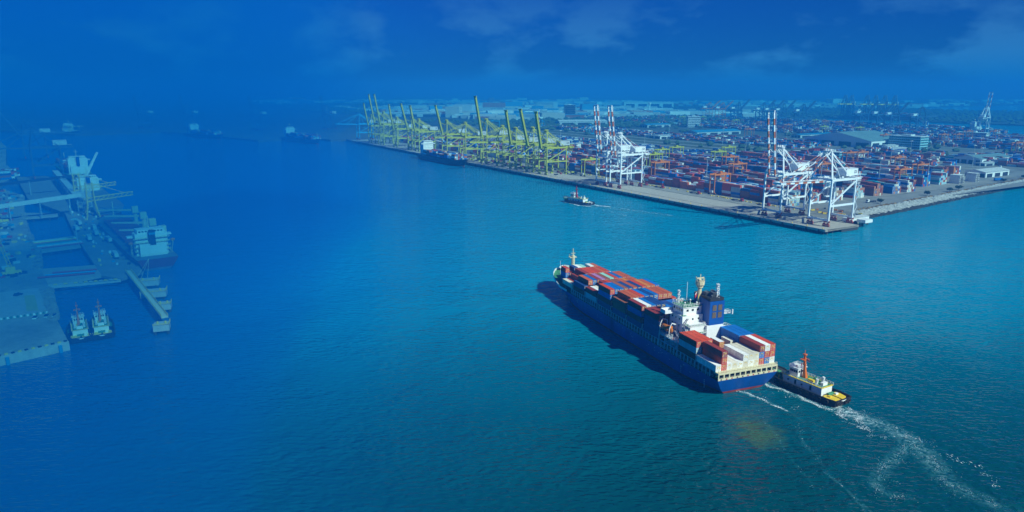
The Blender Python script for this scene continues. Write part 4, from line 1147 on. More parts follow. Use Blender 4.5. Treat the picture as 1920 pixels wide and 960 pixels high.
# yards further inland: too many and too small to pick apart
fy = MB()
r = random.Random(77)
def far_block(u0, u1, v0, v1, hmax, fill=0.8, pitch=30, rows=6):
    v = v0
    while v < v1:
        for col in range(int((u1 - u0) / 12.9)):
            base = r.choice(PAL)
            hb = r.uniform(0.4, 1.0) * hmax
            if r.random() > fill: continue
            for row in range(rows):
                h = int(round(hb + r.uniform(-0.8, 0.8)))
                for t in range(max(0, h)):
                    if t < h - 1 and row not in (0, rows - 1) and col > 0: continue
                    c = base if r.random() < 0.4 else r.choice(PAL)
                    fy.box(Q(u0 + col * 12.9, v + row * 2.7, 5.3 + t * 2.61), (12.2, 2.44, 2.58), QR, KEYS.index(c), bottom=False)
        v += pitch
far_block(235, 330, 520, 600, 4, 0.9, 26); far_block(345, 480, 510, 600, 4, 0.85, 28); far_block(300, 430, 632, 700, 4.5, 0.9, 26); far_block(150, 300, 660, 1180, 4, 0.8); far_block(300, 700, 960, 1300, 4, 0.8); far_block(560, 900, 650, 800, 3, 0.7, 26)
far_block(700, 1500, 640, 760, 2.4, 0.6, 22); far_block(720, 1250, 1060, 1500, 3.5, 0.75, 36); far_block(600, 1000, 1300, 1560, 4, 0.7, 34); far_block(180, 600, 1180, 1330, 4, 0.85); far_block(1250, 1900, 1100, 1700, 3, 0.55, 45)
far_block(1000, 1300, 1500, 1640, 3.5, 0.7, 34)
tag(fy.obj('inland_containers', [CM[x] for x in KEYS]), 'hazy masses of stacked containers in the yards further inland', 'containers', kind='stuff')
print('individual containers', len(individual), 'stuff boxes', sum(len(m.f) // 5 for m in ym.values()) + len(fy.f) // 5)

# ---------------------------------------------------------------- yard gantries
GO, GY = 'orange yard gantries', 'yellow yard gantries'
def QV(u, v): return Q(u, v, 4.05)
go = yard_gantry('yard_gantry', 'orange yard gantry nearest the quay, between the white cranes', QV(193, 82), QR, GO, M['rtg_orange'], M['white'])
for u, v, lab in ((324, 114, 'orange yard gantry just right of the mid-wharf white cranes'), (262, 184, 'orange yard gantry behind the nearest one, further into the yard'),
                  (334, 248, 'orange yard gantry in mid yard, left of the tall lamp mast'), (208, 275, 'orange yard gantry seen through the lowered-boom white crane'),
                  (291, 445, 'orange yard gantry, left one of a touching pair above the white cranes'), (289, 468, 'orange yard gantry, right one of a touching pair above the white cranes'),
                  (214, 438, 'orange yard gantry beside the lamp mast, upper of three at right'), (123, 302, 'orange yard gantry with lamp mast in front, lowest of three at right'),
                  (143, 370, 'orange yard gantry right of the lamp mast, rightmost of three at right')):
    dup(go, QV(u, v), QR, lab)
gy = yard_gantry('yard_gantry', 'yellow yard gantry beside the nearest yellow quay crane', QV(398, 60), QR, GY, M['crane_yellow'], M['white'])
for u, v, lab in ((400, 295, 'yellow yard gantry in mid yard, above the nearest orange one'), (471, 249, 'yellow yard gantry behind the machinery house of the white cranes'),
                  (414, 184, 'yellow yard gantry half hidden by the mid-wharf white cranes'), (451, 370, 'pale yellow yard gantry at the back of the yard, by the blue-roofed shed'),
                  (493, 299, 'yellow yard gantry at the back of the yard, left of the truck park')):
    dup(gy, QV(u, v), QR, lab)
far_names = [(545, 1669, 0), (688, 2021, 0), (709, 1870, 0), (900, 2161, 1), (898, 2089, 0), (924, 2054, 0), (767, 1789, 1), (831, 1739, 1), (523, 2557, 0), (563, 2410, 1), (630, 2410, 1), (632, 2161, 0), (663, 2161, 1), (748, 1454, 0), (875, 1472, 0), (905, 1472, 0), (994, 1584, 0), (1052, 1584, 0), (863, 1236, 0)]
far_names.sort(key=lambda a: a[0] / a[1])
ORD2 = ORD[1:] + ['twelfth', 'thirteenth', 'fourteenth', 'fifteenth', 'sixteenth', 'seventeenth', 'eighteenth', 'nineteenth']
for i, (x, y, ye) in enumerate(far_names):
    dup(gy if ye else go, (x, y, 4.05), QR, f'{"yellow" if ye else "orange"} hazy gantry of the inland yards, {ORD2[i]} from the left', 'gantries in the inland yards')
st = yard_gantry('yard_gantry', 'bright blue rail gantry left of the mid-wharf white cranes, further inland', (195, 1815, 4.05), R(10), 'blue rail gantries', M['sky_blue'], M['sky_blue'], 40, 22)
dup(st, (85, 2060, 4.05), R(10), 'bright blue rail gantry behind the raised yellow booms')
dup(st, (-55, 2060, 4.05), R(80), 'bright blue rail gantry left of the tallest yellow boom')

# ---------------------------------------------------------------- buildings of the terminal
def shed(label, u, v, lu, lv, h, roof, wall, rise=3.0, ridge='v', rz=None, group='sheds of the terminal', openings=0, cat='warehouse', loc=None):
    """gabled shed; lu along the quay direction, lv inland; ridge along 'u' or 'v'"""
    t = thing('warehouse', label, cat, loc or Q(u, v, 4.0), QR if rz is None else rz, group)
    a, b = lu / 2, lv / 2
    w = MB().span((-a, -b, 0), (a, b, h))
    if ridge == 'v': w.add([(-a, -b, h), (a, -b, h), (0, -b, h + rise), (-a, b, h), (a, b, h), (0, b, h + rise)], [(0, 1, 2), (5, 4, 3)])
    else: w.add([(-a, -b, h), (-a, b, h), (-a, 0, h + rise), (a, -b, h), (a, b, h), (a, 0, h + rise)], [(2, 1, 0), (3, 4, 5)])
    w.obj('wall', wall, t)
    r = MB(); e = 0.8
    if ridge == 'v':
        for s in (-1, 1): r.add([(s * (a + e), -b - e, h - e * rise / a + 0.15), (s * (a + e), b + e, h - e * rise / a + 0.15), (0, b + e, h + rise + 0.15), (0, -b - e, h + rise + 0.15)], [(0, 1, 2, 3)])
        for k in range(int(lv / 6)):
            y = -b + 3 + k * 6
            for s in (-1, 1): r.beam((s * a, y, h + 0.25), (0, y, h + rise + 0.25), 0.25, 0.12)
    else:
        for s in (-1, 1): r.add([(-a - e, s * (b + e), h - e * rise / b + 0.15), (a + e, s * (b + e), h - e * rise / b + 0.15), (a + e, 0, h + rise + 0.15), (-a - e, 0, h + rise + 0.15)], [(0, 1, 2, 3)])
        for k in range(int(lu / 6)):
            x = -a + 3 + k * 6
            for s in (-1, 1): r.beam((x, s * b, h + 0.25), (x, 0, h + rise + 0.25), 0.25, 0.12)
    r.obj('roof', roof, t)
    for k in range(openings):
        q = -a + lu * (k + 0.5) / openings
        MB().span((q - lu / openings * 0.36, -b - 0.06, 0), (q + lu / openings * 0.36, -b + 0.1, h * 0.72)).obj('door', M['dark'], t)
        p = MB(); q2 = -b + lv * (k + 0.5) / openings
        MB().span((a - 0.1, q2 - lv / openings * 0.34, 0), (a + 0.06, q2 + lv / openings * 0.34, h * 0.7)).obj('door', M['dark'], t)
    return t
def office(label, loc, rz, lx, ly, floors, wall, band, group='office blocks of the terminal', fh=3.6):
    t = thing('office_building', label, 'office building', loc, rz, group)
    H = floors * fh
    MB().span((-lx / 2, -ly / 2, 0), (lx / 2, ly / 2, H)).obj('wall', wall, t)
    MB().span((-lx / 2 - 0.4, -ly / 2 - 0.4, H), (lx / 2 + 0.4, ly / 2 + 0.4, H + 0.7)).span((-lx / 6, -ly / 4, H + 0.7), (lx / 8, ly / 4, H + 3.4)).obj('roof', M['roof_white'], t)
    for f in range(floors):
        z = f * fh + fh * 0.58
        m = MB()
        for s in (-1, 1):
            n = max(2, int(lx / 4))
            windows(m, s * (ly / 2 + 0.03), -lx / 2 + 0.6, lx / 2 - 0.6, z, n, (lx - 1.2) / n * 0.78, fh * 0.42, 'y')
            n = max(2, int(ly / 4))
            windows(m, s * (lx / 2 + 0.03), -ly / 2 + 0.6, ly / 2 - 0.6, z, n, (ly - 1.2) / n * 0.78, fh * 0.42, 'x')
        m.obj('window', M['glass'], t)
        MB().span((-lx / 2 - 0.5, -ly / 2 - 0.5, f * fh + fh - 0.35), (lx / 2 + 0.5, ly / 2 + 0.5, f * fh + fh - 0.05)).obj('ledge', band, t)
    return t
shed('pale-roofed shed with white gable near the eastern shore, nearer of the two there', 135, 510, 26, 58, 7, M['roof_white'], M['white'], 2.6, 'v', openings=3)
shed('grey-green roofed shed with white gable behind the truck road, right side', 232, 690, 42, 86, 8.5, M['roof_green'], M['white'], 4, 'v', openings=4)
shed('flat open shelter left of the grey-green roofed shed', 205, 655, 14, 50, 4.2, M['roof_white'], M['palegrey'], 0.8, 'v', openings=2)
shed('huge hall with wide grey-green hipped roof and white gable, behind the orange gantries', 560, 850, 150, 120, 13, M['roof_green'], M['white'], 14, 'v', openings=4)
shed('low pale canopies in front of the huge grey-green hall', 430, 745, 34, 110, 5, M['roof_white'], M['palegrey'], 1.2, 'v', openings=2)
shed('low white annexe beside the huge grey-green hall', 468, 830, 20, 60, 6, M['roof_white'], M['white'], 1.4, 'v', openings=2)
shed('blue-roofed shelter at the back of the main yard beside the pale gantry', 447, 450, 22, 52, 6.5, M['roof_blue'], M['palegrey'], 1.5, 'v', openings=3)
shed('long blue-roofed hall left of the striped boom, inland', 950, 850, 40, 150, 8, M['roof_blue'], M['palegrey'], 4, 'v', openings=4)
shed('blue-roofed shed left of the five-storey office, inland', 1290, 960, 34, 90, 8, M['roof_blue'], M['palegrey'], 3, 'v', openings=3)
shed('blue-roofed low shed right of the long blue hall', 760, 980, 26, 120, 7, M['roof_blue'], M['palegrey'], 2, 'v', openings=3)
shed('white toll canopy over the road between yard and inland stacks', 905, 640, 40, 46, 7, M['roof_white'], M['white'], 0.8, 'v', openings=2)
shed('small white road hut left of the toll canopy', 1080, 600, 16, 30, 5, M['roof_white'], M['white'], 1, 'v', openings=1)
shed('giant white warehouse far inland behind the mid-wharf white cranes', 0, 0, 300, 70, 30, M['roof_white'], M['white'], 5, 'u', rz=R(0), openings=4, loc=(830, 4480, 4))
shed('long white warehouse far inland, behind the mid-wharf crane booms', 0, 0, 210, 60, 18, M['roof_white'], M['white'], 4, 'u', rz=R(0), openings=3, loc=(480, 3820, 4))
shed('pale warehouse far inland left of the tallest yellow boom', 0, 0, 260, 50, 14, M['roof_white'], M['palegrey'], 3, 'u', rz=R(4), openings=3, loc=(-420, 3000, 4))
shed('white hall far inland under the raised yellow booms', 0, 0, 150, 60, 14, M['roof_white'], M['palegrey'], 4, 'u', rz=R(8), openings=3, loc=(215, 2260, 4))
shed('long white roof far beyond the basin', 0, 0, 240, 60, 16, M['roof_white'], M['white'], 3, 'u', rz=R(0), openings=3, loc=(2000, 4900, 4))
TEALW = paint('teal_wall', (0.22, 0.52, 0.56), 0.6, 0.12, 0.3)
office('white and dark blue five-storey office block inland, above the nearest yellow gantry', (545, 2190, 4), R(-10), 36, 60, 6, M['white'], M['white'], fh=5.0)
office('wide teal office block with white ledges right of the huge grey-green hall', (760, 1390, 4), R(-55), 60, 30, 5, TEALW, M['white'], fh=4.6)
office('pale teal office tower rising behind the lowered-boom white crane', (480, 1080, 4), R(-40), 24, 16, 5, TEALW, M['palegrey'], fh=3.8)
office('dark office tower far inland right of the last raised yellow boom', (228, 2900, 4), R(5), 40, 40, 7, M['dark'], M['palegrey'], fh=7)
office('white building beside the basin quay under the lone white crane', (1040, 1640, 4), R(-50), 62, 26, 3, M['white'], M['cream'], fh=5.0)
# low white guard building on the wharf's end
wb = thing('pump_house', 'low white building and wall at the very end of the wharf', 'building', Q(12, 62), QR)
MB().span((-8, -13, 0), (-1, 14, 3.0)).obj('wall', M['white'], wb)
MB().span((-8.4, -13.4, 3.0), (-0.6, 14.4, 3.25)).obj('roof', M['roof_white'], wb)
MB().span((1, -6, 0), (9, 4, 2.6)).obj('hut', M['white'], wb)
pw = MB()
for i in range(6): pw.span((-8.06, -11 + i * 4, 0.9), (-7.9, -9 + i * 4, 2.2))
pw.obj('window', M['glass'], wb)

# ---------------------------------------------------------------- lamp masts
def mast(label, loc, h=32):
    t = thing('lamp_mast', label, 'lamp mast', loc, 0, 'tall lamp masts in the yard')
    MB().tube((0, 0, 0), (0, 0, h), 0.42, 8, r2=0.2).obj('pole', M['palegrey'], t)
    m = MB().tube((0, 0, h - 0.5), (0, 0, h), 1.3, 10)
    for k in range(8): m.box((1.8 * math.cos(k * 0.785), 1.8 * math.sin(k * 0.785), h - 0.7), (0.9, 0.9, 0.5), k * 0.785)
    m.obj('lamp_head', M['white'], t)
    return t
m0 = mast('tall lamp mast right of the lone lowest orange gantry, nearest the sheds', Q(110, 330))
for u, v, lab in ((146, 293, 'tall lamp mast standing in front of the three right-hand orange gantries'), (262, 132, 'tall lamp mast in mid yard beside two orange gantries'),
                  (430, 132, 'tall lamp mast just right of the mid-wharf white cranes'), (470, 430, 'tall lamp mast near the blue-roofed shelter at the back of the yard'),
                  (250, 480, 'tall lamp mast behind the touching orange gantry pair'), (300, 610, 'tall lamp mast left of the inland container block'), (200, 600, 'tall lamp mast in front of the grey-green roofed shed'),
                  (170, 560, 'tall lamp mast right of the nearer white-gabled shed'), (640, 360, 'tall lamp mast at the truck park'), (820, 300, 'tall lamp mast behind the yellow cranes, right one'), (980, 300, 'tall lamp mast behind the yellow cranes, left one'),
                  (560, 640, 'tall lamp mast by the huge grey-green hall'), (700, 620, 'tall lamp mast on the port road left of the huge hall'), (860, 620, 'tall lamp mast on the port road by the toll canopy')):
    dup(m0, Q(u, v), 0, lab)
rw = MB(); rr_ = MB()
tw = thing('radio_mast', 'thin red and white radio mast behind the raised yellow booms', 'mast', (75, 2010, 4))
for i in range(8): (rw if i % 2 else rr_).tube((0, 0, i * 7), (0, 0, i * 7 + 7), 1.0, 6)
rw.obj('white_bands', M['white'], tw); rr_.obj('red_bands', M['red'], tw)
wt = thing('water_tower', 'slim white water tower far inland left of the orange cranes', 'water tower', (610, 3250, 4))
MB().tube((0, 0, 0), (0, 0, 42), 3.0, 10).obj('shaft', M['white'], wt); MB().tube((0, 0, 42), (0, 0, 52), 5, 12, r2=9).obj('tank', M['white'], wt)

# ---------------------------------------------------------------- lorries, cars, yard trucks
def lorry(label, loc, rz, cab, load=None, group='port lorries'):
    t = thing('lorry', label, 'lorry', loc, rz, group)
    MB().span((4.6, -1.25, 0.9), (6.6, 1.25, 3.3)).span((6.6, -1.2, 0.9), (7.3, 1.2, 2.0)).obj('cab', cab, t)
    MB().span((7.0, -1.0, 2.1), (6.62, 1.0, 3.0)).obj('windscreen', M['glass'], t)
    MB().span((-7.2, -1.2, 0.95), (4.4, 1.2, 1.3)).obj('trailer', M['dark'], t)
    w = MB()
    for x in (-6.4, -5.1, 3.2, 6.2):
        for y in (-1.1, 1.1): w.tube((x, y - 0.18, 0.5), (x, y + 0.18, 0.5), 0.5, 8)
    w.obj('wheels', M['black'], t)
    if load: MB().span((-7.4, -1.22, 1.32), (4.3, 1.22, 3.9)).obj('load', load, t)
    return t
ZA = 4.03
l0 = lorry('red-cabbed empty yard lorry on the apron, nearest the lowered-boom crane', Q(112, 58, ZA), QR, M['red'])
for u, v, lab in ((146, 59, 'red-cabbed empty yard lorry on the apron, second from the wharf corner'), (206, 59, 'red-cabbed empty yard lorry on the apron right of the nearest orange gantry'), (262, 58, 'red-cabbed yard lorry on the apron below the tall mixed stack'), (290, 58, 'red-cabbed empty yard lorry just right of the mid-wharf cranes')):
    dup(l0, Q(u, v, ZA), QR, lab)
l1 = lorry('white-cabbed lorry with empty brown trailer on the shore road by the leftmost bush', Q(72, 168, ZA), QR + R(-90), M['white'], None)
l2 = lorry('lorry carrying a bright blue container on the road by the grey-green shed', Q(250, 560, ZA), QR + R(90), M['white'], CM['blue'])
dup(l2, Q(96, 462, ZA), QR + R(70), 'white lorry with blue load on the shore road beside the white stacks')
dup(l2, Q(600, 498, ZA), QR + R(0), 'blue-loaded lorry on the port road above the yard, near the pale gantry')
dup(l1, Q(205, 500, ZA), QR + R(180), 'white-cabbed empty lorry behind the white stacks')
dup(l1, Q(175, 620, ZA), QR + R(90), 'white-cabbed empty lorry on the road before the grey-green shed')
r = random.Random(31)
pk = MB()
cols = [M['white'], CM['navy'], CM['blue'], M['red'], M['palegrey'], M['dark']]
for i in range(420):
    u = r.uniform(520, 1180); v = r.choice((350, 366, 382, 398, 414, 430, 446, 462)) + r.uniform(-1, 1)
    if r.random() < 0.15: u = r.uniform(320, 480); v = r.uniform(470, 600)
    p = Q(u, v, ZA)
    k = r.randrange(6); a = QR + r.choice((0, R(90), R(90)))
    pk.box((p[0], p[1], 5.9), (12, 2.5, 2.4), a, 4 if r.random() < 0.3 else 1, bottom=False)
    pk.box((p[0] + 7.4 * math.cos(a), p[1] + 7.4 * math.sin(a), 5.6), (2.2, 2.4, 3.0), a, k, bottom=False)
for i in range(260):
    u, v = r.uniform(330, 470), r.uniform(560, 660)
    p = Q(u, v, ZA); a = QR + R(90)
    pk.box((p[0], p[1], 4.6), (4.3, 1.8, 1.0), a, r.randrange(6), bottom=False); pk.box((p[0], p[1], 5.3), (2.2, 1.6, 0.6), a, 5, bottom=False)
tag(pk.obj('parked_lorries', cols), 'crowd of parked lorries and trailers on the lots behind the yard', 'lorries', kind='stuff')
gear = MB()
for i in range(70):
    u, v = r.uniform(80, 430), r.uniform(61.5, 65)
    p = Q(u, v, ZA); gear.box((p[0], p[1], 4.4), (r.uniform(1, 2.6), 1.1, 0.8), QR, 0, bottom=False)
for i in range(26):
    u, v = r.uniform(20, 70), r.uniform(66, 96)
    p = Q(u, v, ZA); gear.box((p[0], p[1], 4.6), (r.uniform(1, 4), 1.4, r.uniform(0.6, 1.6)), QR + r.random(), r.choice((0, 1, 2)), bottom=False)
tag(gear.obj('apron_gear', [M['yellow'], M['rtg_orange'], M['dark']]), 'small yellow barriers and lashing gear lying along the apron', 'gear', kind='stuff')
# yellow spreaders and bins under the yellow cranes
ys = MB()
for i in range(150):
    u, v = r.uniform(425, 720), r.uniform(20, 62)
    p = Q(u, v, 4.13); h = r.uniform(1.0, 2.8)
    ys.box((p[0], p[1], 4.15 + h / 2), (r.uniform(2, 6), r.uniform(1.4, 2.4), h), QR + r.choice((0, R(90))), r.choice((0, 0, 1, 2)), bottom=False)
tag(ys.obj('quay_gear', [M['crane_yellow'], CM['maroon'], M['dark']]), 'clutter of yellow spreaders and trucks under the yellow cranes', 'gear', kind='stuff')

# ---------------------------------------------------------------- hinterland: town and trees as far masses
tn = MB(); tr = MB()
r = random.Random(8)
WALLS = [M['white'], M['roof_white'], M['palegrey'], M['roof_blue'], paint('terracotta', (0.40, 0.15, 0.08), 0.8, 0.2, 0.1), M['pale_concrete']]
def inside(x, y, poly):
    c = False
    for i in range(len(poly)):
        (x1, y1), (x2, y2) = poly[i], poly[i - 1]
        if (y1 > y) != (y2 > y) and x < (x2 - x1) * (y - y1) / (y2 - y1) + x1: c = not c
    return c
n = 0
while n < 5200:
    y = 1750 + 4600 * r.random() ** 1.6
    x = r.uniform(-0.75, 0.74) * y
    if not inside(x, y, MAIN): continue
    du, dv = (x - QO[0]) * UX + (y - QO[1]) * UY, (x - QO[0]) * 0.862 + (y - QO[1]) * 0.507
    if dv < 760 or (dv < 1700 and du < 1900): continue
    if x > 0.36 * y and y < 4300: continue
    if math.sin(x * 0.0031 + 1.3) + math.sin(y * 0.0024 + x * 0.0011) + r.gauss(0, 0.6) < 0.05: continue
    s = r.choice((1, 1, 1, 1.4, 2.2, 4)) * (1 + y / 9000)
    h = r.uniform(4, 9) * (1 + 0.25 * s) * (2.2 if r.random() < 0.03 else 1)
    tn.box((x, y, 4 + h / 2), (r.uniform(9, 22) * s, r.uniform(9, 14) * s, h), r.uniform(-0.4, 0.4), r.choice((0, 1, 2, 2, 3, 4, 5, 5, 5)), bottom=False)
    n += 1
tag(tn.obj('town_buildings', WALLS), 'scattered pale town houses and works stretching inland to the horizon', 'town', kind='stuff')
n = 0
while n < 6500:
    y = 1200 + 7000 * r.random() ** 1.5
    x = r.uniform(-0.75, 0.74) * y
    if not inside(x, y, MAIN): continue
    du, dv = (x - QO[0]) * UX + (y - QO[1]) * UY, (x - QO[0]) * 0.862 + (y - QO[1]) * 0.507
    if dv < 500 or (dv < 1600 and du < 1300 and r.random() < 0.93): continue
    if math.sin(x * 0.0043) + math.sin(y * 0.0033 - x * 0.0016) + r.gauss(0, 0.7) < 0.0: continue
    s = r.uniform(4, 9) * (1 + y / 5000); h = r.uniform(5, 11)
    vs = []
    for k, (rad, z) in enumerate(((0.55, 0), (1.0, 0.35), (0.75, 0.75), (0.2, 1.0))):
        vs.append([(x + s * rad * r.uniform(0.7, 1.2) * math.cos(a * 1.257), y + s * rad * r.uniform(0.7, 1.2) * math.sin(a * 1.257), 4 + h * z * r.uniform(0.85, 1.1)) for a in range(5)])
    tr.loft(vs, cap=False)
    n += 1
tag(tr.obj('woods', M['foliage']), 'dark belts of trees across the plain inland', 'trees', kind='stuff')

# ---------------------------------------------------------------- tugs
def tug(label, loc, rz, L=33.0, mastm=None, hullm=None, deckc=None, group='harbour tugs'):
    """harbour tug; x forward, z up from the waterline, origin amidships"""
    mastm = mastm or M['red_orange']
    t = thing('tugboat', label, 'tugboat', loc, rz, group)
    B = 10.4
    rg, rl_ = hull_rings(L, B, 2.6, rake=3.0, over=0.8, full=0.62, bow_up=2.2, zs=(-1.0, 0.0, 0.4, 1.4, None), flare=0.3, sq=0.86, sw=0.75, n=24)
    rg = [[(x - L / 2, y, z) for x, y, z in q] for q in rg]; rl_ = [(x - L / 2, y, z) for x, y, z in rl_]
    hull_obj('hull', rg, [hullm or M['black'], M['rust_hull']], t, 1)
    deck_obj(rl_, M['green_deck'], t, -0.9, 0.1)
    bw = MB()
    for a, b in zip(rl_, rl_[1:]):
        for s in (1, -1): bw.beam((a[0], s * a[1], a[2] + 0.12), (b[0], s * b[1], b[2] + 0.12), 0.42, 0.34)
    bw.beam((rl_[0][0], rl_[0][1], rl_[0][2] + 0.1), (rl_[0][0], -rl_[0][1], rl_[0][2] + 0.1), 0.42, 0.34)
    bw.obj('fender_rail', M['black'], t)
    ty = MB().loft([[((0.62 + 0.24 * math.cos(a)) * math.cos(b), 0.24 * math.sin(a) * 1.1, (0.62 + 0.24 * math.cos(a)) * math.sin(b)) for a in [k * 1.257 for k in range(5)]] for b in [q * math.pi / 5 for q in range(11)]], cap=False).mesh('tyre', [M['tyre']])
    for s in (1, -1):
        for i in range(2, 21, 2):
            a = rl_[i]
            if abs(a[1]) < 2: continue
            o = link(bpy.data.objects.new('tyre', ty)); o.location = (a[0], s * (a[1] + 0.2), a[2] - 0.9); adopt(o, t)
    for y in (-3.2, -1.4, 1.4, 3.2):
        o = link(bpy.data.objects.new('tyre', ty)); o.location = (rl_[0][0] - 0.2, y, 1.6); o.rotation_euler = (0, 0, R(90)); adopt(o, t)
    MB().box((rl_[0][0] - 0.12, 0, 2.25), (0.1, 3.0, 0.45)).obj('name_board', M['white'], t)
    dk = MB(); x0 = -L / 2
    for s in (1, -1): dk.prism([(x0 + 1.0, s * 0.4), (x0 + 6.2, s * 0.4), (x0 + 6.2, s * 3.7), (x0 + 4.4, s * 4.2), (x0 + 1.6, s * 3.6)], 1.72, 2.5)
    dk.obj('tow_deck_cover', deckc or M['yellow'], t, fix=True)
    a, b = -L * 0.20, L * 0.24
    c = MB().prism([(a - 2.6, -3.1), (b, -3.3), (b + 1.6, -2.0), (b + 1.6, 2.0), (b, 3.3), (a - 2.6, 3.1)], 1.75, 4.9)
    cab = c.obj('deckhouse', M['white'], t, fix=True)
    m = MB()
    for s in (1, -1):
        for k in (0.15, 0.42, 0.62, 0.85): m.box((a + (b - a) * k, s * 3.24, 3.4), (0.75, 0.1, 1.7 if k in (0.15, 0.62) else 0.6))
    m.obj('door_and_porthole', M['glass'], cab)
    MB().span((a - 2.9, -3.5, 4.92), (b + 1.2, 3.5, 5.08)).obj('upper_deck', M['yellow'], t)
    MB().span((a - 2.4, -2.9, 5.085), (b + 0.8, 2.9, 5.12)).obj('upper_deck_floor', M['green_deck'], t)
    MB().rail([(a - 2.9, -3.4, 5.0), (b + 1.0, -3.4, 5.0)], 1.0, 1.4, 0.05).rail([(a - 2.9, 3.4, 5.0), (b + 1.0, 3.4, 5.0)], 1.0, 1.4, 0.05).obj('upper_railing', M['white'], t)
    w0, w1 = L * 0.07, L * 0.21
    wh = MB().prism([(w0, -2.3), (w1 - 0.8, -2.3), (w1, -1.4), (w1, 1.4), (w1 - 0.8, 2.3), (w0, 2.3)], 5.1, 8.5).obj('wheelhouse', M['white'], t, fix=True)
    g = MB()
    windows(g, w1 + 0.02, -1.3, 1.3, 7.3, 3, 0.7, 1.0); windows(g, w0 - 0.02, -2.0, 2.0, 7.3, 4, 0.75, 0.9)
    for s in (1, -1): windows(g, s * 2.32, w0 + 0.2, w1 - 0.9, 7.3, 4, 0.75, 1.0, 'y')
    g.obj('window', M['glass'], wh)
    MB().prism([(w0 - 0.4, -2.7), (w1 - 0.6, -2.7), (w1 + 0.4, -1.6), (w1 + 0.4, 1.6), (w1 - 0.6, 2.7), (w0 - 0.4, 2.7)], 8.52, 8.7).rail([(w0, -2.5, 8.7), (w1 - 0.6, -2.5, 8.7), (w1 - 0.6, 2.5, 8.7), (w0, 2.5, 8.7), (w0, -2.5, 8.7)], 0.9, 1.0, 0.05).obj('bridge_roof', M['white'], t, fix=True)
    mm = MB().loft([[(w0 - 1.6 + dx + x * w, y * w * 0.8, z) for x, y in ((-1, -1), (1, -1), (1, 1), (-1, 1))] for z, w, dx in ((5.1, 0.85, 0), (8.6, 0.45, 0.4), (14.2, 0.32, 0.9))])
    mm.box((w0 - 0.8, 0, 12.4), (2.2, 2.8, 0.25)); mm.box((w0 - 0.7, 0, 14.4), (1.4, 1.0, 0.4)); mm.tube((w0 - 0.7, 0, 14.4), (w0 - 0.7, 0, 16.2), 0.12, 5); mm.box((w0 - 0.9, 0, 10.4), (1.6, 0.3, 0.3))
    mm.obj('mast', mastm, t)
    fn = MB()
    for s in (1, -1): fn.tube((a + 0.8, s * 1.9, 5.1), (a + 0.4, s * 1.9, 7.4), 0.55, 8, 1)
    fn.ball((a + 3.2, -1.0, 5.9), 0.9, 0, 8, 5, 0.8); fn.box((a + 3.4, 1.4, 5.6), (2.4, 1.2, 1.0), m=2); fn.box((a - 1.2, 0, 5.7), (1.2, 2.6, 1.2), m=1)
    for s in (1, -1): fn.tube((w0 + 1.4, s * 1.4, 8.7), (w0 + 1.4, s * 1.4, 9.7), 0.18, 5, 3)
    fn.obj('funnels_and_gear', [M['green_deck'], M['white'], M['yellow'], M['red']], t)
    wi = MB()
    wi.tube((L * 0.34, -1.6, 3.0), (L * 0.34, 1.6, 3.0), 0.9, 10, 0); wi.box((L * 0.34, 0, 2.4), (2.2, 4.2, 0.9), m=1)
    for k in range(5): wi.tube((L * 0.27 + k * 0.9, (-1) ** k * 2.6, 1.7), (L * 0.27 + k * 0.9, (-1) ** k * 2.6, 2.9 + 0.2 * k), 0.3, 6, k % 3)
    wi.tube((a - 4.2, -1.5, 2.6), (a - 4.2, 1.5, 2.6), 0.75, 9, 1); wi.box((a - 5.6, 2.2, 2.3), (1.2, 1.0, 1.2), m=2); wi.box((a - 5.4, -2.0, 2.4), (0.8, 1.4, 1.4), m=3)
    wi.obj('winches', [M['green_deck'], M['green_deck'], M['yellow'], M['white']], t)
    st = MB()
    for s in (1, -1): st.beam((w0 - 0.7, 0, 14.3), (a - 2.6, s * 2.6, 5.2), 0.06)
    st.obj('stays', M['dark'], t)
    fl = MB().add([(w0 - 1.6, 0.1, 12.2), (w0 - 3.4, 0.5, 11.9), (w0 - 3.5, 0.5, 12.9), (w0 - 1.7, 0.1, 13.2)], [(0, 1, 2, 3)], 0).add([(w0 - 1.62, 0.12, 12.5), (w0 - 3.42, 0.52, 12.2), (w0 - 3.46, 0.52, 12.6), (w0 - 1.66, 0.12, 12.9)], [(0, 1, 2, 3)], 1)
    fl.obj('flag', [M['white'], M['red']], t)
    return t
M['rust_hull'] = paint('rust_hull', (0.30, 0.11, 0.06), 0.7, 0.3, 0.8)
M['tyre'] = paint('old_tyre', (0.035, 0.03, 0.026), 0.85, 0.4, 2.0)
tug('black-hulled tug with orange mast and yellow aft deck pushing at the big ship\'s stern', (114.8, 261.6, 0), R(120.5))
tug2 = tug('small tug with white house and red mast under way below the mid-wharf cranes', (67.5, 732, 0), R(132), 34, M['red'], hullm=paint('tug_blue_grey', (0.09, 0.15, 0.21), 0.6, 0.3, 0.5), deckc=M['white'])
tug2.scale = (1.14, 1.14, 1.14)
TW = 'tugs moored at the western quay'
tg = tug('moored tug with orange mast, left one of the pair at the western quay', (-207, 326.5, 0), R(123), 27, M['red_orange'], group=TW)
tug('moored tug with yellow mast, right one of the pair at the western quay', (-199.8, 332.0, 0), R(121), 29, M['orange'], group=TW)

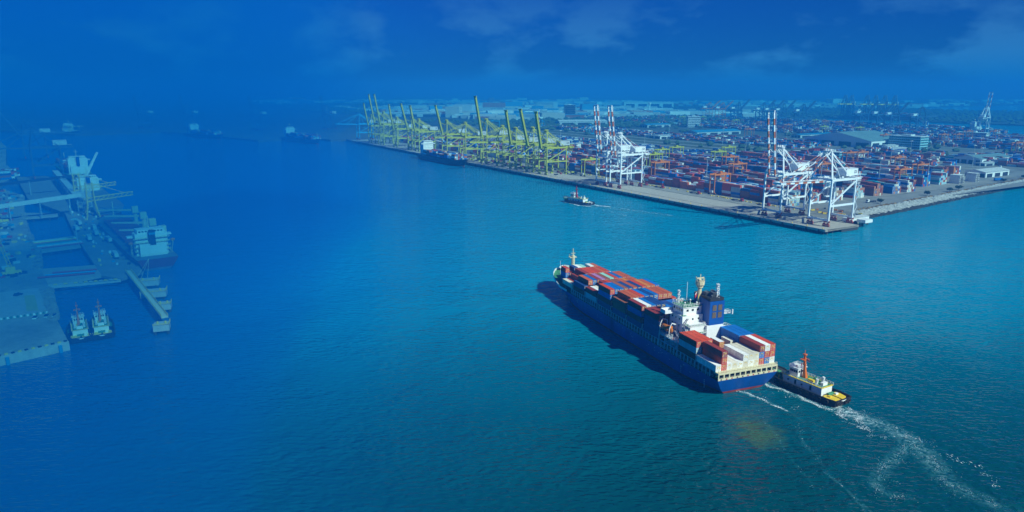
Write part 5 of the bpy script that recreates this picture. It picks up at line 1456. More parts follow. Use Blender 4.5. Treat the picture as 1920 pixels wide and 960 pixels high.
# ---------------------------------------------------------------- other ships
def freighter(label, loc, rz, L, B, zd, hullm, boot, house_x, house_h, cargo=None, cranes=0, hatch=None, funnel=None, bow_up=3.0, group=None, gear_up=False, seed=1, name='cargo_ship'):
    t = thing(name, label, 'ship', loc, rz, group)
    rg, rl_ = hull_rings(L, B, zd, rake=8, over=4, full=0.76, bow_up=bow_up, zs=(-1.5, 0.0, 1.6, 3.5, None), flare=0.4, sq=0.9, sw=0.4, n=26)
    hull_obj('hull', rg, [hullm, boot], t, 2)
    deck_obj(rl_, M['green_deck'] if hatch is None else M['grey_deck'], t, -0.1)
    x0, x1 = house_x
    h = MB().span((x0, -B * 0.36, zd - 0.1), (x1, B * 0.36, zd + house_h)).span((x0 - 4, -B * 0.3, zd - 0.1), (x0, B * 0.3, zd + house_h * 0.55))
    h.span((x1 - 5, -B * 0.5, zd + house_h - 3), (x1, B * 0.5, zd + house_h - 2)); h.span((x0 + 1, -B * 0.3, zd + house_h), (x1, B * 0.3, zd + house_h + 2.6))
    hs = h.obj('deckhouse', M['white'], t)
    w = MB()
    k = 0
    while zd + 2.2 + k * 2.9 < zd + house_h - 1:
        z = zd + 2.2 + k * 2.9
        windows(w, x0 - 0.05, -B * 0.33, B * 0.33, z, 8, B * 0.024, 0.7); windows(w, x1 + 0.05, -B * 0.33, B * 0.33, z, 8, B * 0.024, 0.7)
        for s in (1, -1): windows(w, s * B * 0.362, x0 + 1, x1 - 1, z, 4, 0.8, 0.8, 'y')
        k += 1
    windows(w, x1 + 0.05, -B * 0.28, B * 0.28, zd + house_h + 1.4, 10, B * 0.04, 1.1); windows(w, x0 + 0.95, -B * 0.28, B * 0.28, zd + house_h + 1.4, 8, B * 0.04, 1.0)
    w.obj('window', M['glass'], hs)
    f = MB().loft([[(x0 - 2.4 + a * 1.9, b * 1.7, z) for a, b in ((-1, -1), (1, -1), (1, 1), (-1, 1))] for z in (zd + house_h * 0.5, zd + house_h + 2.6)])
    f.obj('funnel', funnel or M['hull_blue'], t)
    m = MB().tube((x1 - 4, 0, zd + house_h + 2), (x1 - 4, 0, zd + house_h + 11), 0.5, 6, r2=0.2).box((x1 - 4, 0, zd + house_h + 8), (0.4, 5, 0.4)).tube((L - 12, 0, zd + bow_up), (L - 12, 0, zd + bow_up + 12), 0.45, 6)
    m.rail([(x0 - 4, B * 0.42, zd), (x0 - 4, -B * 0.42, zd)], 1.2, 2, 0.07)
    m.obj('masts', M['cream'], t)
    r = random.Random(seed)
    if cargo:
        c = MB()
        x = x1 + 4
        while x < L - 24:
            hb = r.uniform(cargo[0], cargo[1])
            for row in range(int(B * 0.92 / 2.6)):
                n = max(1, int(round(hb + r.uniform(-0.6, 0.6))))
                for k in range(n): c.box((x + 6.1, -B * 0.46 + (row + 0.5) * 2.6, zd + 2.4 + k * 2.62), (12.2, 2.44, 2.58), 0, KEYS.index(r.choice(PAL)), bottom=False)
            x += 13.4
        o = c.obj('deck_cargo', [CM[q] for q in KEYS], t); o['kind'] = 'stuff'
    if hatch is not None:
        n = max(3, cranes)
        span = (L - 22 - x1 - 4) / n
        for i in range(n):
            a = x1 + 5 + i * span
            MB().span((a, -B * 0.33, zd - 0.1), (a + span - 5.5, B * 0.33, zd + 2.0)).span((a - 0.4, -B * 0.35, zd + 2.0), (a + span - 5.1, B * 0.35, zd + 2.5)).obj('hatch', hatch, t)
    if cranes and not gear_up:                                # yellow-white rigging gear, rails and boats round the bridge
        g = MB()
        for z in (2.6, 5.4, 8.2, 11.0):
            if z < house_h - 1:
                g.span((x0 - 1.4, -B * 0.40, zd + z), (x0 - 0.1, B * 0.40, zd + z + 0.18)).rail([(x0 - 1.3, -B * 0.40, zd + z), (x0 - 1.3, B * 0.40, zd + z)], 1.0, 2.4, 0.07)
        for s in (-1, 1):
            g.beam((x0 + 2, s * B * 0.44, zd), (x0 - 2, s * B * 0.46, zd + 8), 0.5).beam((x0 + 6, s * B * 0.44, zd), (x0 + 3, s * B * 0.46, zd + 8), 0.5)
        g.beam((x1 + 4, -3, zd), (x1 + 6, 0, zd + 22), 0.6).beam((x1 + 4, 3, zd), (x1 + 6, 0, zd + 22), 0.6).beam((x1 + 4.6, -2, zd + 8), (x1 + 4.6, 2, zd + 8), 0.3).beam((x1 + 5.2, -1.2, zd + 14), (x1 + 5.2, 1.2, zd + 14), 0.3)
        g.obj('rigging', M['cream'], t)
        lbm2 = MB()
        for s in (-1, 1): lbm2.ball((x0 - 0.5, s * B * 0.47, zd + 8.6), 1.5, 0, 8, 5, 0.7)
        lbm2.obj('lifeboats', M['orange'], t)
        MB().box((x0 - 2.4, 0, zd + house_h + 0.6), (4.1, 3.7, 1.3)).obj('funnel_band', M['sky_blue'], t)
    for i in range(cranes):
        span = (L - 22 - x1 - 4) / cranes
        a = x1 + 3.5 + i * span
        yo = 0 if gear_up else -B * 0.36
        c = MB().tube((a, yo, zd), (a, yo, zd + 11), 1.5, 10).span((a - 2.2, yo - 2.2, zd + 11), (a + 2.2, yo + 2.2, zd + 16))
        if gear_up: c.beam((a, 0, zd + 13), (a + 8, -15, zd + 38), 1.9, w2=1.0).beam((a, 0, zd + 16), (a + 8, -15, zd + 38), 0.2)
        else:
            s = 1 if i % 2 else -1
            c.beam((a, yo, zd + 13), (a + 16, yo + 24, zd + 13), 1.5, w2=0.9)
        c.obj('deck_crane', M['cream'] if not gear_up else M['white'], t)
    return t
NAVYH = paint('dark_hull', (0.03, 0.05, 0.09), 0.45, 0.3, 0.1, rust=0.2)
MAROONH = paint('maroon_hull', (0.26, 0.045, 0.045), 0.5, 0.25, 0.1)
GREYH = paint('grey_hull', (0.22, 0.26, 0.30), 0.5, 0.25, 0.1)
# berthed at the yellow cranes, bow towards the camera
freighter('dark-hulled container ship berthed under the yellow cranes, white bridge at its far end', Q(775, -14, 0), QR, 165, 25, 8.5, NAVYH, M['boot_red'], (14, 26), 20, (1.5, 3.2), seed=5)
freighter('huge maroon-hulled container ship across the far basin', (1262, 2822, 0), R(-41), 290, 40, 16, MAROONH, MAROONH, (60, 74), 36, (3, 5), seed=6, funnel=M['white'])
freighter('container ship berthed in the near part of the far basin, beside the lone white crane', (1215, 1880, 0), R(106), 190, 28, 9, NAVYH, M['boot_red'], (14, 28), 20, (1.5, 3), seed=7)
freighter('small grey ship in the basin just right of the hazy blue cranes', (1190, 2080, 0), R(104), 120, 20, 7, GREYH, M['boot_red'], (8, 18), 14, (1, 2), seed=8)
# far western shore, deep in the haze
freighter('hazy container ship left of the yellow quay, bow to the right', (-520, 1660, 0), R(-48), 170, 28, 9, NAVYH, M['boot_red'], (20, 32), 20, (2, 4), seed=9)
freighter('hazy container ship further left in the haze', (-800, 1800, 0), R(-42), 170, 28, 9, NAVYH, M['boot_red'], (20, 32), 20, (2, 4), seed=10)
freighter('faint pale-hulled freighter along the far shore at the left', (-1290, 1905, 0), R(-10), 190, 28, 8, GREYH, GREYH, (140, 152), 18, None, 4, M['palegrey'], seed=11)
# at the western jetty
LJ = R(126.5)
freighter('red-hatched bulk carrier with white bridge and deck cranes berthed at the western jetty', (-229, 452, 0), LJ, 190, 27, 8, MAROONH, GREYH, (16, 27), 14, None, 4, paint('hatch_red', (0.42, 0.07, 0.05), 0.6, 0.25, 0.4, rust=0.2), funnel=M['dark'], seed=12, name='bulk_carrier')
freighter('second bulk carrier at the western jetty with four raised derricks', (-372, 655, 0), LJ, 180, 28, 9, GREYH, M['boot_red'], (136, 148), 13, None, 4, M['palegrey'], seed=13, gear_up=True, name='bulk_carrier')
freighter('third ship at the western jetty, its tall white bridge faint in the haze', (-545, 905, 0), LJ, 190, 30, 10, NAVYH, M['boot_red'], (8, 22), 19, (1, 3), seed=14)

# ---------------------------------------------------------------- western port
def slab(name, label, poly, z0, z1, mat, cat='jetty', legs=True):
    cx = sum(p[0] for p in poly) / len(poly); cy = sum(p[1] for p in poly) / len(poly)
    t = thing(name, label, cat, (cx, cy, 0))
    lp = [(x - cx, y - cy) for x, y in poly]
    MB().prism(lp, z0, z1).obj('deck', mat, t, fix=True)
    if legs:
        me = MB().tube((0, 0, -2), (0, 0, z0 + 0.2), 0.8, 8).mesh('support_pile', [M['wet_concrete']])
        for (x1, y1), (x2, y2) in zip(lp, lp[1:] + lp[:1]):
            n = max(1, min(10, int(math.hypot(x2 - x1, y2 - y1) / 9)))
            for i in range(n):
                o = link(bpy.data.objects.new('pile', me)); k = (i + 0.5) / n
                o.location = ((x1 + (x2 - x1) * k) * 0.96, (y1 + (y2 - y1) * k) * 0.96, 0); adopt(o, t)
    return t
jet = slab('jetty', 'dark-decked bulk jetty along the western berth', [(-250, 423), (-234, 415.5), (-230, 433), (-322, 567), (-456, 748), (-582, 908), (-612, 940), (-640, 925), (-500, 735), (-409, 648), (-339, 545.5), (-292, 481)], 2.6, 4.2, M['asphalt'])
plat = slab('platform', 'concrete platform joining the bulk jetty to the western land', [(-298, 440), (-269, 450.5), (-250.5, 424), (-268, 400)], 2.6, 4.16, M['concrete'])
e = MB()
a, b = Vector((-268, 400, 4.5)), Vector((-235, 414, 4.5))
for i in range(14): e.box(a.lerp(b, (i + 0.5) / 14) + Vector((0, -0.6, 0.1)), (1.8, 0.8, 0.7), math.atan2(14, 33), i % 2)
e.beam((-268, 399.4, 3.4), (-234, 414.6, 3.4), 0.6, 1.9, 0)
jp = e.obj('edge_beam', [M['pale_concrete'], M['yellow']])
jp.parent = plat; jp.matrix_parent_inverse = Matrix.Translation((-plat.location[0], -plat.location[1], 0)); KIDS.setdefault(plat.name, []).append(jp)
slab('trestle', 'pipe trestle bridge between western land and jetty, nearer one', [(-358, 525), (-339, 545), (-312, 507), (-330, 489)], 2.8, 4.12, M['concrete'], 'trestle')
slab('trestle', 'narrow trestle bridge between western land and jetty, farther one', [(-448, 650), (-417, 650), (-408, 636), (-429, 622)], 2.8, 4.12, M['concrete'], 'trestle')
pg = thing('pipe_bundle', 'bundle of red, blue and green pipes lying across the nearer trestle', 'pipes', (-335, 517, 4.1), R(40))
for k, mt in enumerate(('red', 'palegrey', 'sky_blue', 'green_deck', 'red', 'yellow', 'palegrey')): MB().tube((-14, -15 + k * 4.5, 0.8), (14, -15 + k * 4.5, 0.8), 0.6, 6).obj('pipe', M[mt], pg)
pg2 = thing('pipe_bundle', 'long red and blue pipes lying on the concrete platform', 'pipes', (-272, 428, 4.2), R(22))
for k, mt in enumerate(('red', 'sky_blue', 'red')): MB().tube((-16 + k * 3, -7 + k * 5, 0.6), (14, -7 + k * 5, 0.6), 0.55, 6).obj('pipe', M[mt], pg2)
# western quay with yellow and black fender edge
wq = thing('quay_wall', 'pale quay wall edged in yellow and black at the bottom left', 'quay', (-218, 288, 0), math.atan2(18.6, 17.7))
MB().span((-60, -0.9, -1), (25.7, 0.6, 4.25)).obj('wall', M['pale_concrete'], wq)
fy_ = MB()
for i in range(34): fy_.box((-58 + i * 2.5, -0.2, 4.5), (1.3, 1.0, 0.6), m=i % 2)
fy_.obj('kerb_blocks', [M['yellow'], M['black']], wq)
tf = MB().tube((0, 0, -0.5), (0, 0, 3.4), 0.8, 8).mesh('quay_fender', [M['sky_blue']])
for x in (-18, 2, 22):
    o = link(bpy.data.objects.new('fender', tf)); o.location = (x, -1.4, 0); adopt(o, wq)
boulders('riprap_rocks', 'pale boulders between the western pad and the water', [(-262, 393), (-248, 372), (-224, 337)], 13, 900, [M['mud_rock'], M['rock_dark']], -0.3, 4.4, 1.3, 33)
boulders('riprap_rocks', 'pale boulders along the inner pools of the western port', [(-446, 648), (-385, 560), (-330, 489), (-298, 440)], 12, 900, [M['mud_rock'], M['rock_dark']], -0.3, 4.4, 1.5, 34)
pad = MB().prism([(-281, 390), (-271, 395.6), (-236, 348.5), (-252.4, 337.2), (-300, 300), (-330, 345)], 3.9, 4.12)
tag(pad.obj('paved_pad', paint('pad_concrete', (0.44, 0.42, 0.38), 0.85, 0.2, 0.25, streak=False, c2=(0.30, 0.28, 0.26)), fix=True), kind='structure')
pd2 = MB().prism([(-268.4, 379.3), (-263.9, 381.4), (-243.6, 353.0), (-248.4, 351.1)], 4.0, 4.14)
tag(pd2.obj('painted_court', paint('court_paint', (0.42, 0.40, 0.10), 0.9, 0.2, 0.5), fix=True), kind='structure')
hd = MB()
for i in range(16): hd.box((-253 + i * 1.12, 336.6 + i * 0.78, 4.5), (0.9, 0.9, 0.9), R(35), i % 2)
tag(hd.obj('pad_edge_blocks', [M['green_deck'], M['white']]), 'green and white barrier blocks along the lower edge of the western pad', 'barrier', kind='stuff')
# mooring dolphins linked by a walkway
wk = thing('walkway', 'narrow concrete walkway leading out over the mooring dolphins', 'walkway', (-205, 385, 0), math.atan2(-92.7, 66.6))
MB().span((-57, -1.6, 4.6), (57, 1.6, 5.3)).obj('deck', M['cream'], wk)
MB().rail([(-57, -1.5, 5.3), (57, -1.5, 5.3)], 1.1, 3, 0.07).rail([(-57, 1.5, 5.3), (57, 1.5, 5.3)], 1.1, 3, 0.07).obj('railing', M['yellow'], wk)
for i, (x, y, w, d) in enumerate(((-220, 410, 12, 9), (-205, 386, 13, 9), (-188, 362, 7, 7), (-169.5, 330.5, 7, 7))):
    dn = thing('mooring_dolphin', f'square concrete mooring dolphin beside the walkway, {ORD[i + 1]} from the jetty', 'mooring dolphin', (x + (3.5 if i < 3 else 0), y + (2.5 if i < 3 else 0), 0), R(20), 'mooring dolphins')
    MB().span((-w / 2, -d / 2, 1.6), (w / 2, d / 2, 4.5)).obj('cap', M['pale_concrete'], dn)
    for sx in (-1, 1):
        for sy in (-1, 1): MB().tube((sx * w * 0.4, sy * d * 0.4, -2), (sx * w * 0.4, sy * d * 0.4, 1.7), 0.7, 8).obj('pile', M['wet_concrete'], dn)
    m = MB()
    for sx in (-1, 1): m.tube((sx * w * 0.25, 0, 4.5), (sx * w * 0.25, 0, 5.6), 0.5, 8)
    m.rail([(-w / 2, -d / 2, 4.5), (w / 2, -d / 2, 4.5), (w / 2, d / 2, 4.5)], 1.0, 2, 0.08)
    m.obj('bollards', M['yellow'], dn)
ropes = MB()
for p in ((-220, 411, 5.4), (-217, 413, 5.4), (-222, 409, 5.4)): ropes.beam((-232, 446, 9.3), p, 0.16)
tag(ropes.obj('mooring_ropes', M['cream']), 'mooring ropes from the bulk carrier\'s stern to the first dolphin', 'ropes')
# conveyor gallery, elevated, with lattice bridge and transfer tower
def gallery(label, p, q, w, h, mat, legs, zb):
    t = thing('conveyor', label, 'conveyor', (0, 0, 0))
    MB().beam(p, q, w, h).obj('gallery', mat, t)
    m = MB()
    p, q = Vector(p), Vector(q)
    d = (q - p).normalized(); s = Vector((-d.y, d.x, 0)) * w * 0.5
    for i in range(legs):
        c = p.lerp(q, (i + 0.5) / legs)
        for k in (-1, 1):
            m.beam(c + s * k, (c.x + s.x * k * 1.8, c.y + s.y * k * 1.8, zb), 0.5)
        m.beam((c.x - s.x * 1.6, c.y - s.y * 1.6, c.z * 0.4 + zb * 0.6), (c.x + s.x, c.y + s.y, c.z - h / 2), 0.3)
    m.obj('trestle_legs', M['palegrey'], t)
    return t
gallery('long pale conveyor gallery crossing from the left edge to the jetty tower', (-475, 572, 14), (-392, 650, 21), 4.2, 3.4, M['roof_white'], 5, 4)
gallery('pale roofed conveyor running along the bulk jetty', (-398, 655, 16), (-560, 880, 16), 6, 3.6, M['roof_white'], 10, 4)
gallery('dark lattice conveyor bridge rising to the jetty at the left', (-600, 705, 12), (-480, 790, 22), 3, 2.6, M['dark'], 5, 4)
tt = thing('transfer_tower', 'steel transfer tower where the conveyors meet on the jetty', 'tower', (-392, 652, 4))
m = MB()
for sx in (-1, 1):
    for sy in (-1, 1): m.beam((sx * 4, sy * 4, 0), (sx * 4, sy * 4, 22), 0.6)
for z in (5, 10, 15, 20):
    m.beam((-4, -4, z), (4, -4, z), 0.35).beam((4, -4, z), (4, 4, z), 0.35).beam((4, 4, z), (-4, 4, z), 0.35).beam((-4, 4, z), (-4, -4, z), 0.35).beam((-4, -4, z - 5), (4, -4, z), 0.25).beam((4, -4, z - 5), (4, 4, z), 0.25)
m.obj('frame', M['palegrey'], tt); MB().span((-4.5, -4.5, 14), (4.5, 4.5, 19)).obj('cabin', M['roof_white'], tt)
# yellow shiploaders
def loader(label, x, y, reach):
    t = thing('shiploader', label, 'shiploader', (x, y, 4.2), R(126.5), 'yellow shiploaders')
    m = MB()
    for sx in (-1, 1):
        for sy in (-1, 1): m.beam((sx * 6, sy * 5, 0), (sx * 4, sy * 3, 12), 0.9)
    m.beam((-6, -5, 4), (6, -5, 4), 0.6).beam((-6, 5, 4), (6, 5, 4), 0.6).beam((-6, -5, 0.8), (6, -5, 0.8), 1.0).beam((-6, 5, 0.8), (6, 5, 0.8), 1.0)
    m.obj('portal', M['yellow'], t)
    tw_ = MB()
    for sx in (-1, 1):
        for sy in (-1, 1): tw_.beam((sx * 3, sy * 3, 12), (sx * 2.4, sy * 2.4, 30), 0.7)
    for k in range(6):
        z = 13 + k * 3
        tw_.beam((-3, -3, z), (3, -3, z + 3), 0.3).beam((3, -3, z), (3, 3, z + 3), 0.3).beam((3, 3, z), (-3, 3, z + 3), 0.3).beam((-3, 3, z), (-3, -3, z + 3), 0.3)
    tw_.obj('tower', M['yellow'], t)
    b = MB()
    for sx in (-1, 1):
        for z in (14, 17): b.beam((sx * 1.4, 4, z), (sx * 1.2, -reach, z + 3), 0.5)
        for k in range(9): b.beam((sx * 1.4, -k * reach / 9, 14 + k * 0.3), (sx * 1.4, -(k + 1) * reach / 9, 17 + k * 0.3), 0.28)
        b.beam((sx * 2, -2, 30), (sx * 1.2, -reach * 0.8, 19.6), 0.25)
    b.obj('boom', M['yellow'], t)
    return t
loader('yellow shiploader reaching over the bulk carriers, nearer one', -372, 628, 34)
loader('yellow shiploader with lattice tower on the jetty, farther one', -425, 698, 34)
# mobile yellow crane on the left edge
yc = thing('mobile_crane', 'yellow lattice mobile crane at the left edge of the picture', 'mobile crane', (-306, 425, 4), R(40))
MB().span((-5, -1.6, 1), (5, 1.6, 2.4)).span((-3, -1.5, 2.4), (2, 1.5, 5)).obj('carrier', M['yellow'], yc)
m = MB()
for sx in (-1, 1):
    for sy in (-1, 1): m.beam((sx * 0.9, sy * 0.9, 3), (sx * 0.5 - 6, sy * 0.5 + 3, 34), 0.25)
for k in range(12):
    z = 3 + k * 2.6; o = -6 * k / 12; q = 3 * k / 12
    m.beam((o - 0.9, q - 0.8, z), (o + 0.4, q - 0.8, z + 2.6), 0.16).beam((o + 0.8, q + 0.8, z), (o - 1.2, q + 0.9, z + 2.6), 0.16)
m.obj('boom', M['yellow'], yc)
w = MB()
for x in (-4, -2, 2, 4):
    for y in (-1.6, 1.6): w.tube((x, y - 0.3, 0.7), (x, y + 0.3, 0.7), 0.7, 8)
w.obj('wheels', M['black'], yc)
bl_ = None
for i, (x, y, rz, lab) in enumerate(((-600, 900, R(-53.5), 'hazy dark blue gantry crane at the left behind the jetty, nearer one'), (-790, 1170, R(-53.5), 'hazy dark blue gantry crane at the left, farther one'))):
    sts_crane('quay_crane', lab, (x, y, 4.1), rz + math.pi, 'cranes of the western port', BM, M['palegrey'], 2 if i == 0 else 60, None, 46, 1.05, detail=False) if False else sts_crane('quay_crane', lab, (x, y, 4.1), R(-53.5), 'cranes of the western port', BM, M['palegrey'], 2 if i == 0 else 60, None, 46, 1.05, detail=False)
far_t = None
for i, (x, y) in enumerate(((-700, 1980), (-520, 2030), (-930, 2080), (-1060, 2080))):
    lab = f'faint blue crane on the far western shore, {ORD[i + 1]} by distance from the yellow quay'
    far_t = sts_crane('quay_crane', lab, (x, y, 4.1), R(-30), 'faint cranes across the water', BM, M['palegrey'], 80, None, 50, 1.1, detail=False) if far_t is None else dup(far_t, (x, y, 4.1), R(-30), lab)
# yard containers and trucks of the western port
wc = MB(); r = random.Random(12)
for i in range(34):
    for row in range(6):
        x = -760 + i * 4.1 + row * 6; y = 760 + i * 6.5 - row * 2
        if not inside(x, y, WEST): continue
        for t_ in range(r.randrange(2, 5)): wc.box((x, y, 5.3 + t_ * 2.61), (12.2, 2.44, 2.58), R(58), KEYS.index(r.choice(PAL)), bottom=False)
tag(wc.obj('western_containers', [CM[q] for q in KEYS]), 'hazy stacked containers at the far left', 'containers', kind='stuff')
def car(label, loc, rz, mat, group='cars and vans in the western port', van=False):
    t = thing('van' if van else 'parked_car', label, 'van' if van else 'car', loc, rz, group)
    h = 1.9 if van else 1.0
    MB().loft([[(-2.2, y, 0.35), (2.2, y, 0.35), (2.2, y, 0.85), (1.0, y * 0.98, h), (-2.2, y * 0.98, h)] for y in (-0.88, 0.88)]).obj('body', mat, t, fix=True)
    MB().loft([[(1.5, y, 0.95), (0.5, y * 0.85, h + 0.5), (-1.6, y * 0.85, h + 0.5), (-2.0, y, 0.95)] for y in (-0.82, 0.82)]).obj('cabin', M['glass'], t, fix=True)
    w = MB()
    for x in (-1.35, 1.35):
        for y in (-0.85, 0.85): w.tube((x, y - 0.1, 0.33), (x, y + 0.1, 0.33), 0.33, 8)
    w.obj('wheels', M['black'], t)
    return t
z = 4.14
for x, y, rz, mt, lab, vn in ((-272, 380, 70, 'dark', 'dark car parked alone on the western pad by the yellow court', 0), (-236, 339, 110, 'white', 'white car, left one of three parked by the rocks', 0),
                              (-232, 341.5, 110, 'palegrey', 'silver car, middle one of three parked by the rocks', 0), (-228.5, 342.5, 115, 'white', 'white car, right one of three parked by the rocks', 0)):
    car(lab, (x, y, z if x < -250 else 4.05), R(rz), M[mt], van=bool(vn))
tl = lorry('pale lorry parked on the jetty beside the bulk carrier, nearest one', (-268, 472, 4.25), R(126), M['white'], M['roof_white'], 'lorries on the western jetty')
for i, (x, y) in enumerate(((-318, 528), (-300, 522), (-338, 570), (-350, 566), (-324, 548), (-362, 590))): dup(tl, (x, y, 4.25), R(126 + 4 * (i % 2)), f'pale lorry parked on the jetty beside the bulk carrier, {ORD[i + 2]} from the jetty\'s end')
lamp = mast('lamp mast standing on the inner edge of the western jetty', (-322, 520, 4.2), 18)

# sheds, stores and machines on the western land
for x, y, rz, lu, lv, h, lab in ((-330, 430, 38, 16, 30, 6, 'small pale shed on the western land beside the yellow crane'), (-440, 560, 38, 20, 40, 7, 'low pale store at the left edge behind the conveyor'), (-560, 700, 36, 24, 60, 9, 'long hazy shed at the left edge further back'), (-700, 900, 36, 30, 70, 11, 'large hazy warehouse at the far left'), (-860, 1120, 36, 30, 80, 12, 'faint warehouse at the far left behind the blue gantry cranes')):
    shed(lab, 0, 0, lu, lv, h, M['roof_white'], M['palegrey'], 2.0, 'v', rz=R(rz), group='sheds of the western port', openings=2, loc=(x, y, 4.0))
wj = MB(); r = random.Random(19)
for i in range(260):
    d = r.random()
    x, y = -262 - 330 * d + r.gauss(0, 9) - r.uniform(0, 30), 372 + 470 * d + r.gauss(0, 8)
    if not inside(x, y, WEST) or (x > -300 and y < 425): continue
    h = r.uniform(0.6, 2.4)
    wj.box((x, y, 4 + h / 2), (r.uniform(1, 5), r.uniform(1, 2.4), h), r.uniform(0, 3), r.randrange(5), bottom=False)
tag(wj.obj('stored_goods', [M['yellow'], M['palegrey'], M['sky_blue'], M['red'], M['dark']]), 'stored timber, machines and goods littering the western land', 'goods', kind='stuff')
jd = MB()
for i in range(80):
    d = r.random(); q = r.uniform(-9, 9)
    x, y = -250 - 180 * d + q * 0.82, 440 + 262 * d + q * 0.57
    h = r.uniform(0.5, 1.8)
    jd.box((x, y, 4.2 + h / 2), (r.uniform(1, 3.5), r.uniform(0.8, 1.8), h), R(126) + r.uniform(-0.4, 0.4), r.randrange(5), bottom=False)
tag(jd.obj('jetty_gear', [M['yellow'], M['palegrey'], M['sky_blue'], M['white'], M['dark']]), 'small gear and crates scattered along the bulk jetty', 'gear', kind='stuff')

# ---------------------------------------------------------------- wakes: flecks of foam lying on the sea
foam_m = paint('foam', (0.78, 0.82, 0.82), 0.8, 0.25, 1.2, streak=False)
froth_m = paint('thin_foam', (0.22, 0.44, 0.50), 0.6, 0.3, 1.2, streak=False)
def foam(label, curves, seed):
    """curves: (points, half width, flecks per metre, fleck size, share of thick white foam)"""
    r = random.Random(seed)
    m = MB()
    for pts, w, dens, size, thick in curves:
        seg = [(Vector((*a, 0)), Vector((*b, 0))) for a, b in zip(pts, pts[1:])]
        ph = r.uniform(0, 6)
        d0 = 0.0
        for a, b in seg:
            ln = (b - a).length
            t = (b - a).normalized(); nrm = Vector((-t.y, t.x, 0))
            for _ in range(int(ln * dens)):
                k = r.random()
                d = d0 + k * ln
                meander = w * 0.9 * math.sin(d * 0.31 + ph) + w * 0.5 * math.sin(d * 0.83 + 2 * ph)
                if math.sin(d * 0.9 + ph * 3) + math.sin(d * 0.37) + r.gauss(0, 0.9) < -0.7: continue
                p = a.lerp(b, k) + nrm * (meander + r.gauss(0, w * 0.45))
                s = size * r.uniform(0.35, 1.25)
                ang = math.atan2(t.y, t.x) + r.gauss(0, 0.7)
                c, sn = math.cos(ang), math.sin(ang)
                n = 6
                vs = []
                for i in range(n):
                    q = 2 * math.pi * i / n
                    x, y = s * 1.5 * r.uniform(0.5, 1.0) * math.cos(q), s * 0.55 * r.uniform(0.5, 1.0) * math.sin(q)
                    vs.append((p.x + x * c - y * sn, p.y + x * sn + y * c, 0.14 + r.uniform(0, 0.06)))
                m.add(vs, [tuple(range(n))], 0 if r.random() < thick else 1)
            d0 += ln
    return tag(m.obj('wake_foam', [foam_m, froth_m]), label, 'foam', kind='stuff')
A = [(120.2, 247.0), (122.1, 240.8), (123.5, 234.7), (119.3, 230.6)]
A2 = [(124.5, 246.5), (126.0, 241.0), (124.0, 236.5), (120.5, 236.0), (119.0, 240.0)]
B = [(124.8, 242.5), (130.7, 234.7), (134.4, 227.4), (133.8, 219.0), (134.3, 212.5), (131.9, 201.8), (130.3, 194.0), (133.7, 185.4), (138.0, 182.1)]
Cc = [(131.6, 216.8), (127.0, 213.5), (120.4, 206.7), (114.2, 200.2), (108.4, 194.6), (107.3, 191.1), (109.6, 187.9), (116.8, 185.4)]
D = [(116.5, 234.7), (121.2, 230.6), (125.6, 228.2), (120.7, 222.7), (126.1, 222.0), (130.8, 225.8)]
E_ = [(100.1, 233.9), (98.2, 219.0), (97.4, 205.0), (97.4, 195.5), (98.9, 187.3), (99.7, 172.0)]
E2 = [(90.0, 243.4), (89.9, 226.6), (89.0, 205.0), (89.3, 189.6)]
F = [(101.0, 268.5), (107.0, 259.8), (112.0, 252.0), (117.0, 243.6)]
foam('churned white foam and trailing curls behind the black-hulled tug', [(A, 2.3, 42, 0.24, 0.6), (A2, 1.1, 28, 0.22, 0.6), (B, 1.3, 9, 0.17, 0.35), (B, 3.4, 8, 0.14, 0.22), (Cc, 1.3, 7, 0.16, 0.3), (Cc, 3.2, 6, 0.13, 0.2), (D, 1.0, 10, 0.16, 0.35),
     (F, 0.9, 36, 0.26, 0.65), (F, 2.2, 12, 0.2, 0.35), (E_, 0.9, 2.0, 0.16, 0.1), (E2, 0.6, 1.0, 0.18, 0.05), ([(131.1, 224.7), (138.7, 216.6), (143.1, 205.6), (146, 192)], 2.2, 5, 0.3, 0.25)], 61)
foam('short streak of pale wash at the big ship\'s stern', [([(88.6, 261.4), (92.4, 255.6), (97.5, 249.0), (101, 243)], 0.8, 22, 0.28, 0.5), ([(86, 262), (100, 262), (110, 246)], 4.5, 1.6, 0.22, 0.9)], 62)
foam('white bow wave and spreading wake of the small tug', [([(82.5, 723.0), (100.8, 706.1), (123.5, 683.8), (149.2, 659.8)], 1.6, 5, 0.5, 0.35), ([(78.9, 712), (94, 682), (110, 650)], 1.4, 3, 0.5, 0.25), ([(83.0, 722.0), (97.0, 709.0)], 1.0, 40, 0.8, 0.9),
     ([(54.0, 741.6), (60.5, 730.0), (69.5, 716.4), (78.0, 711)], 0.8, 40, 0.7, 0.9)], 63)

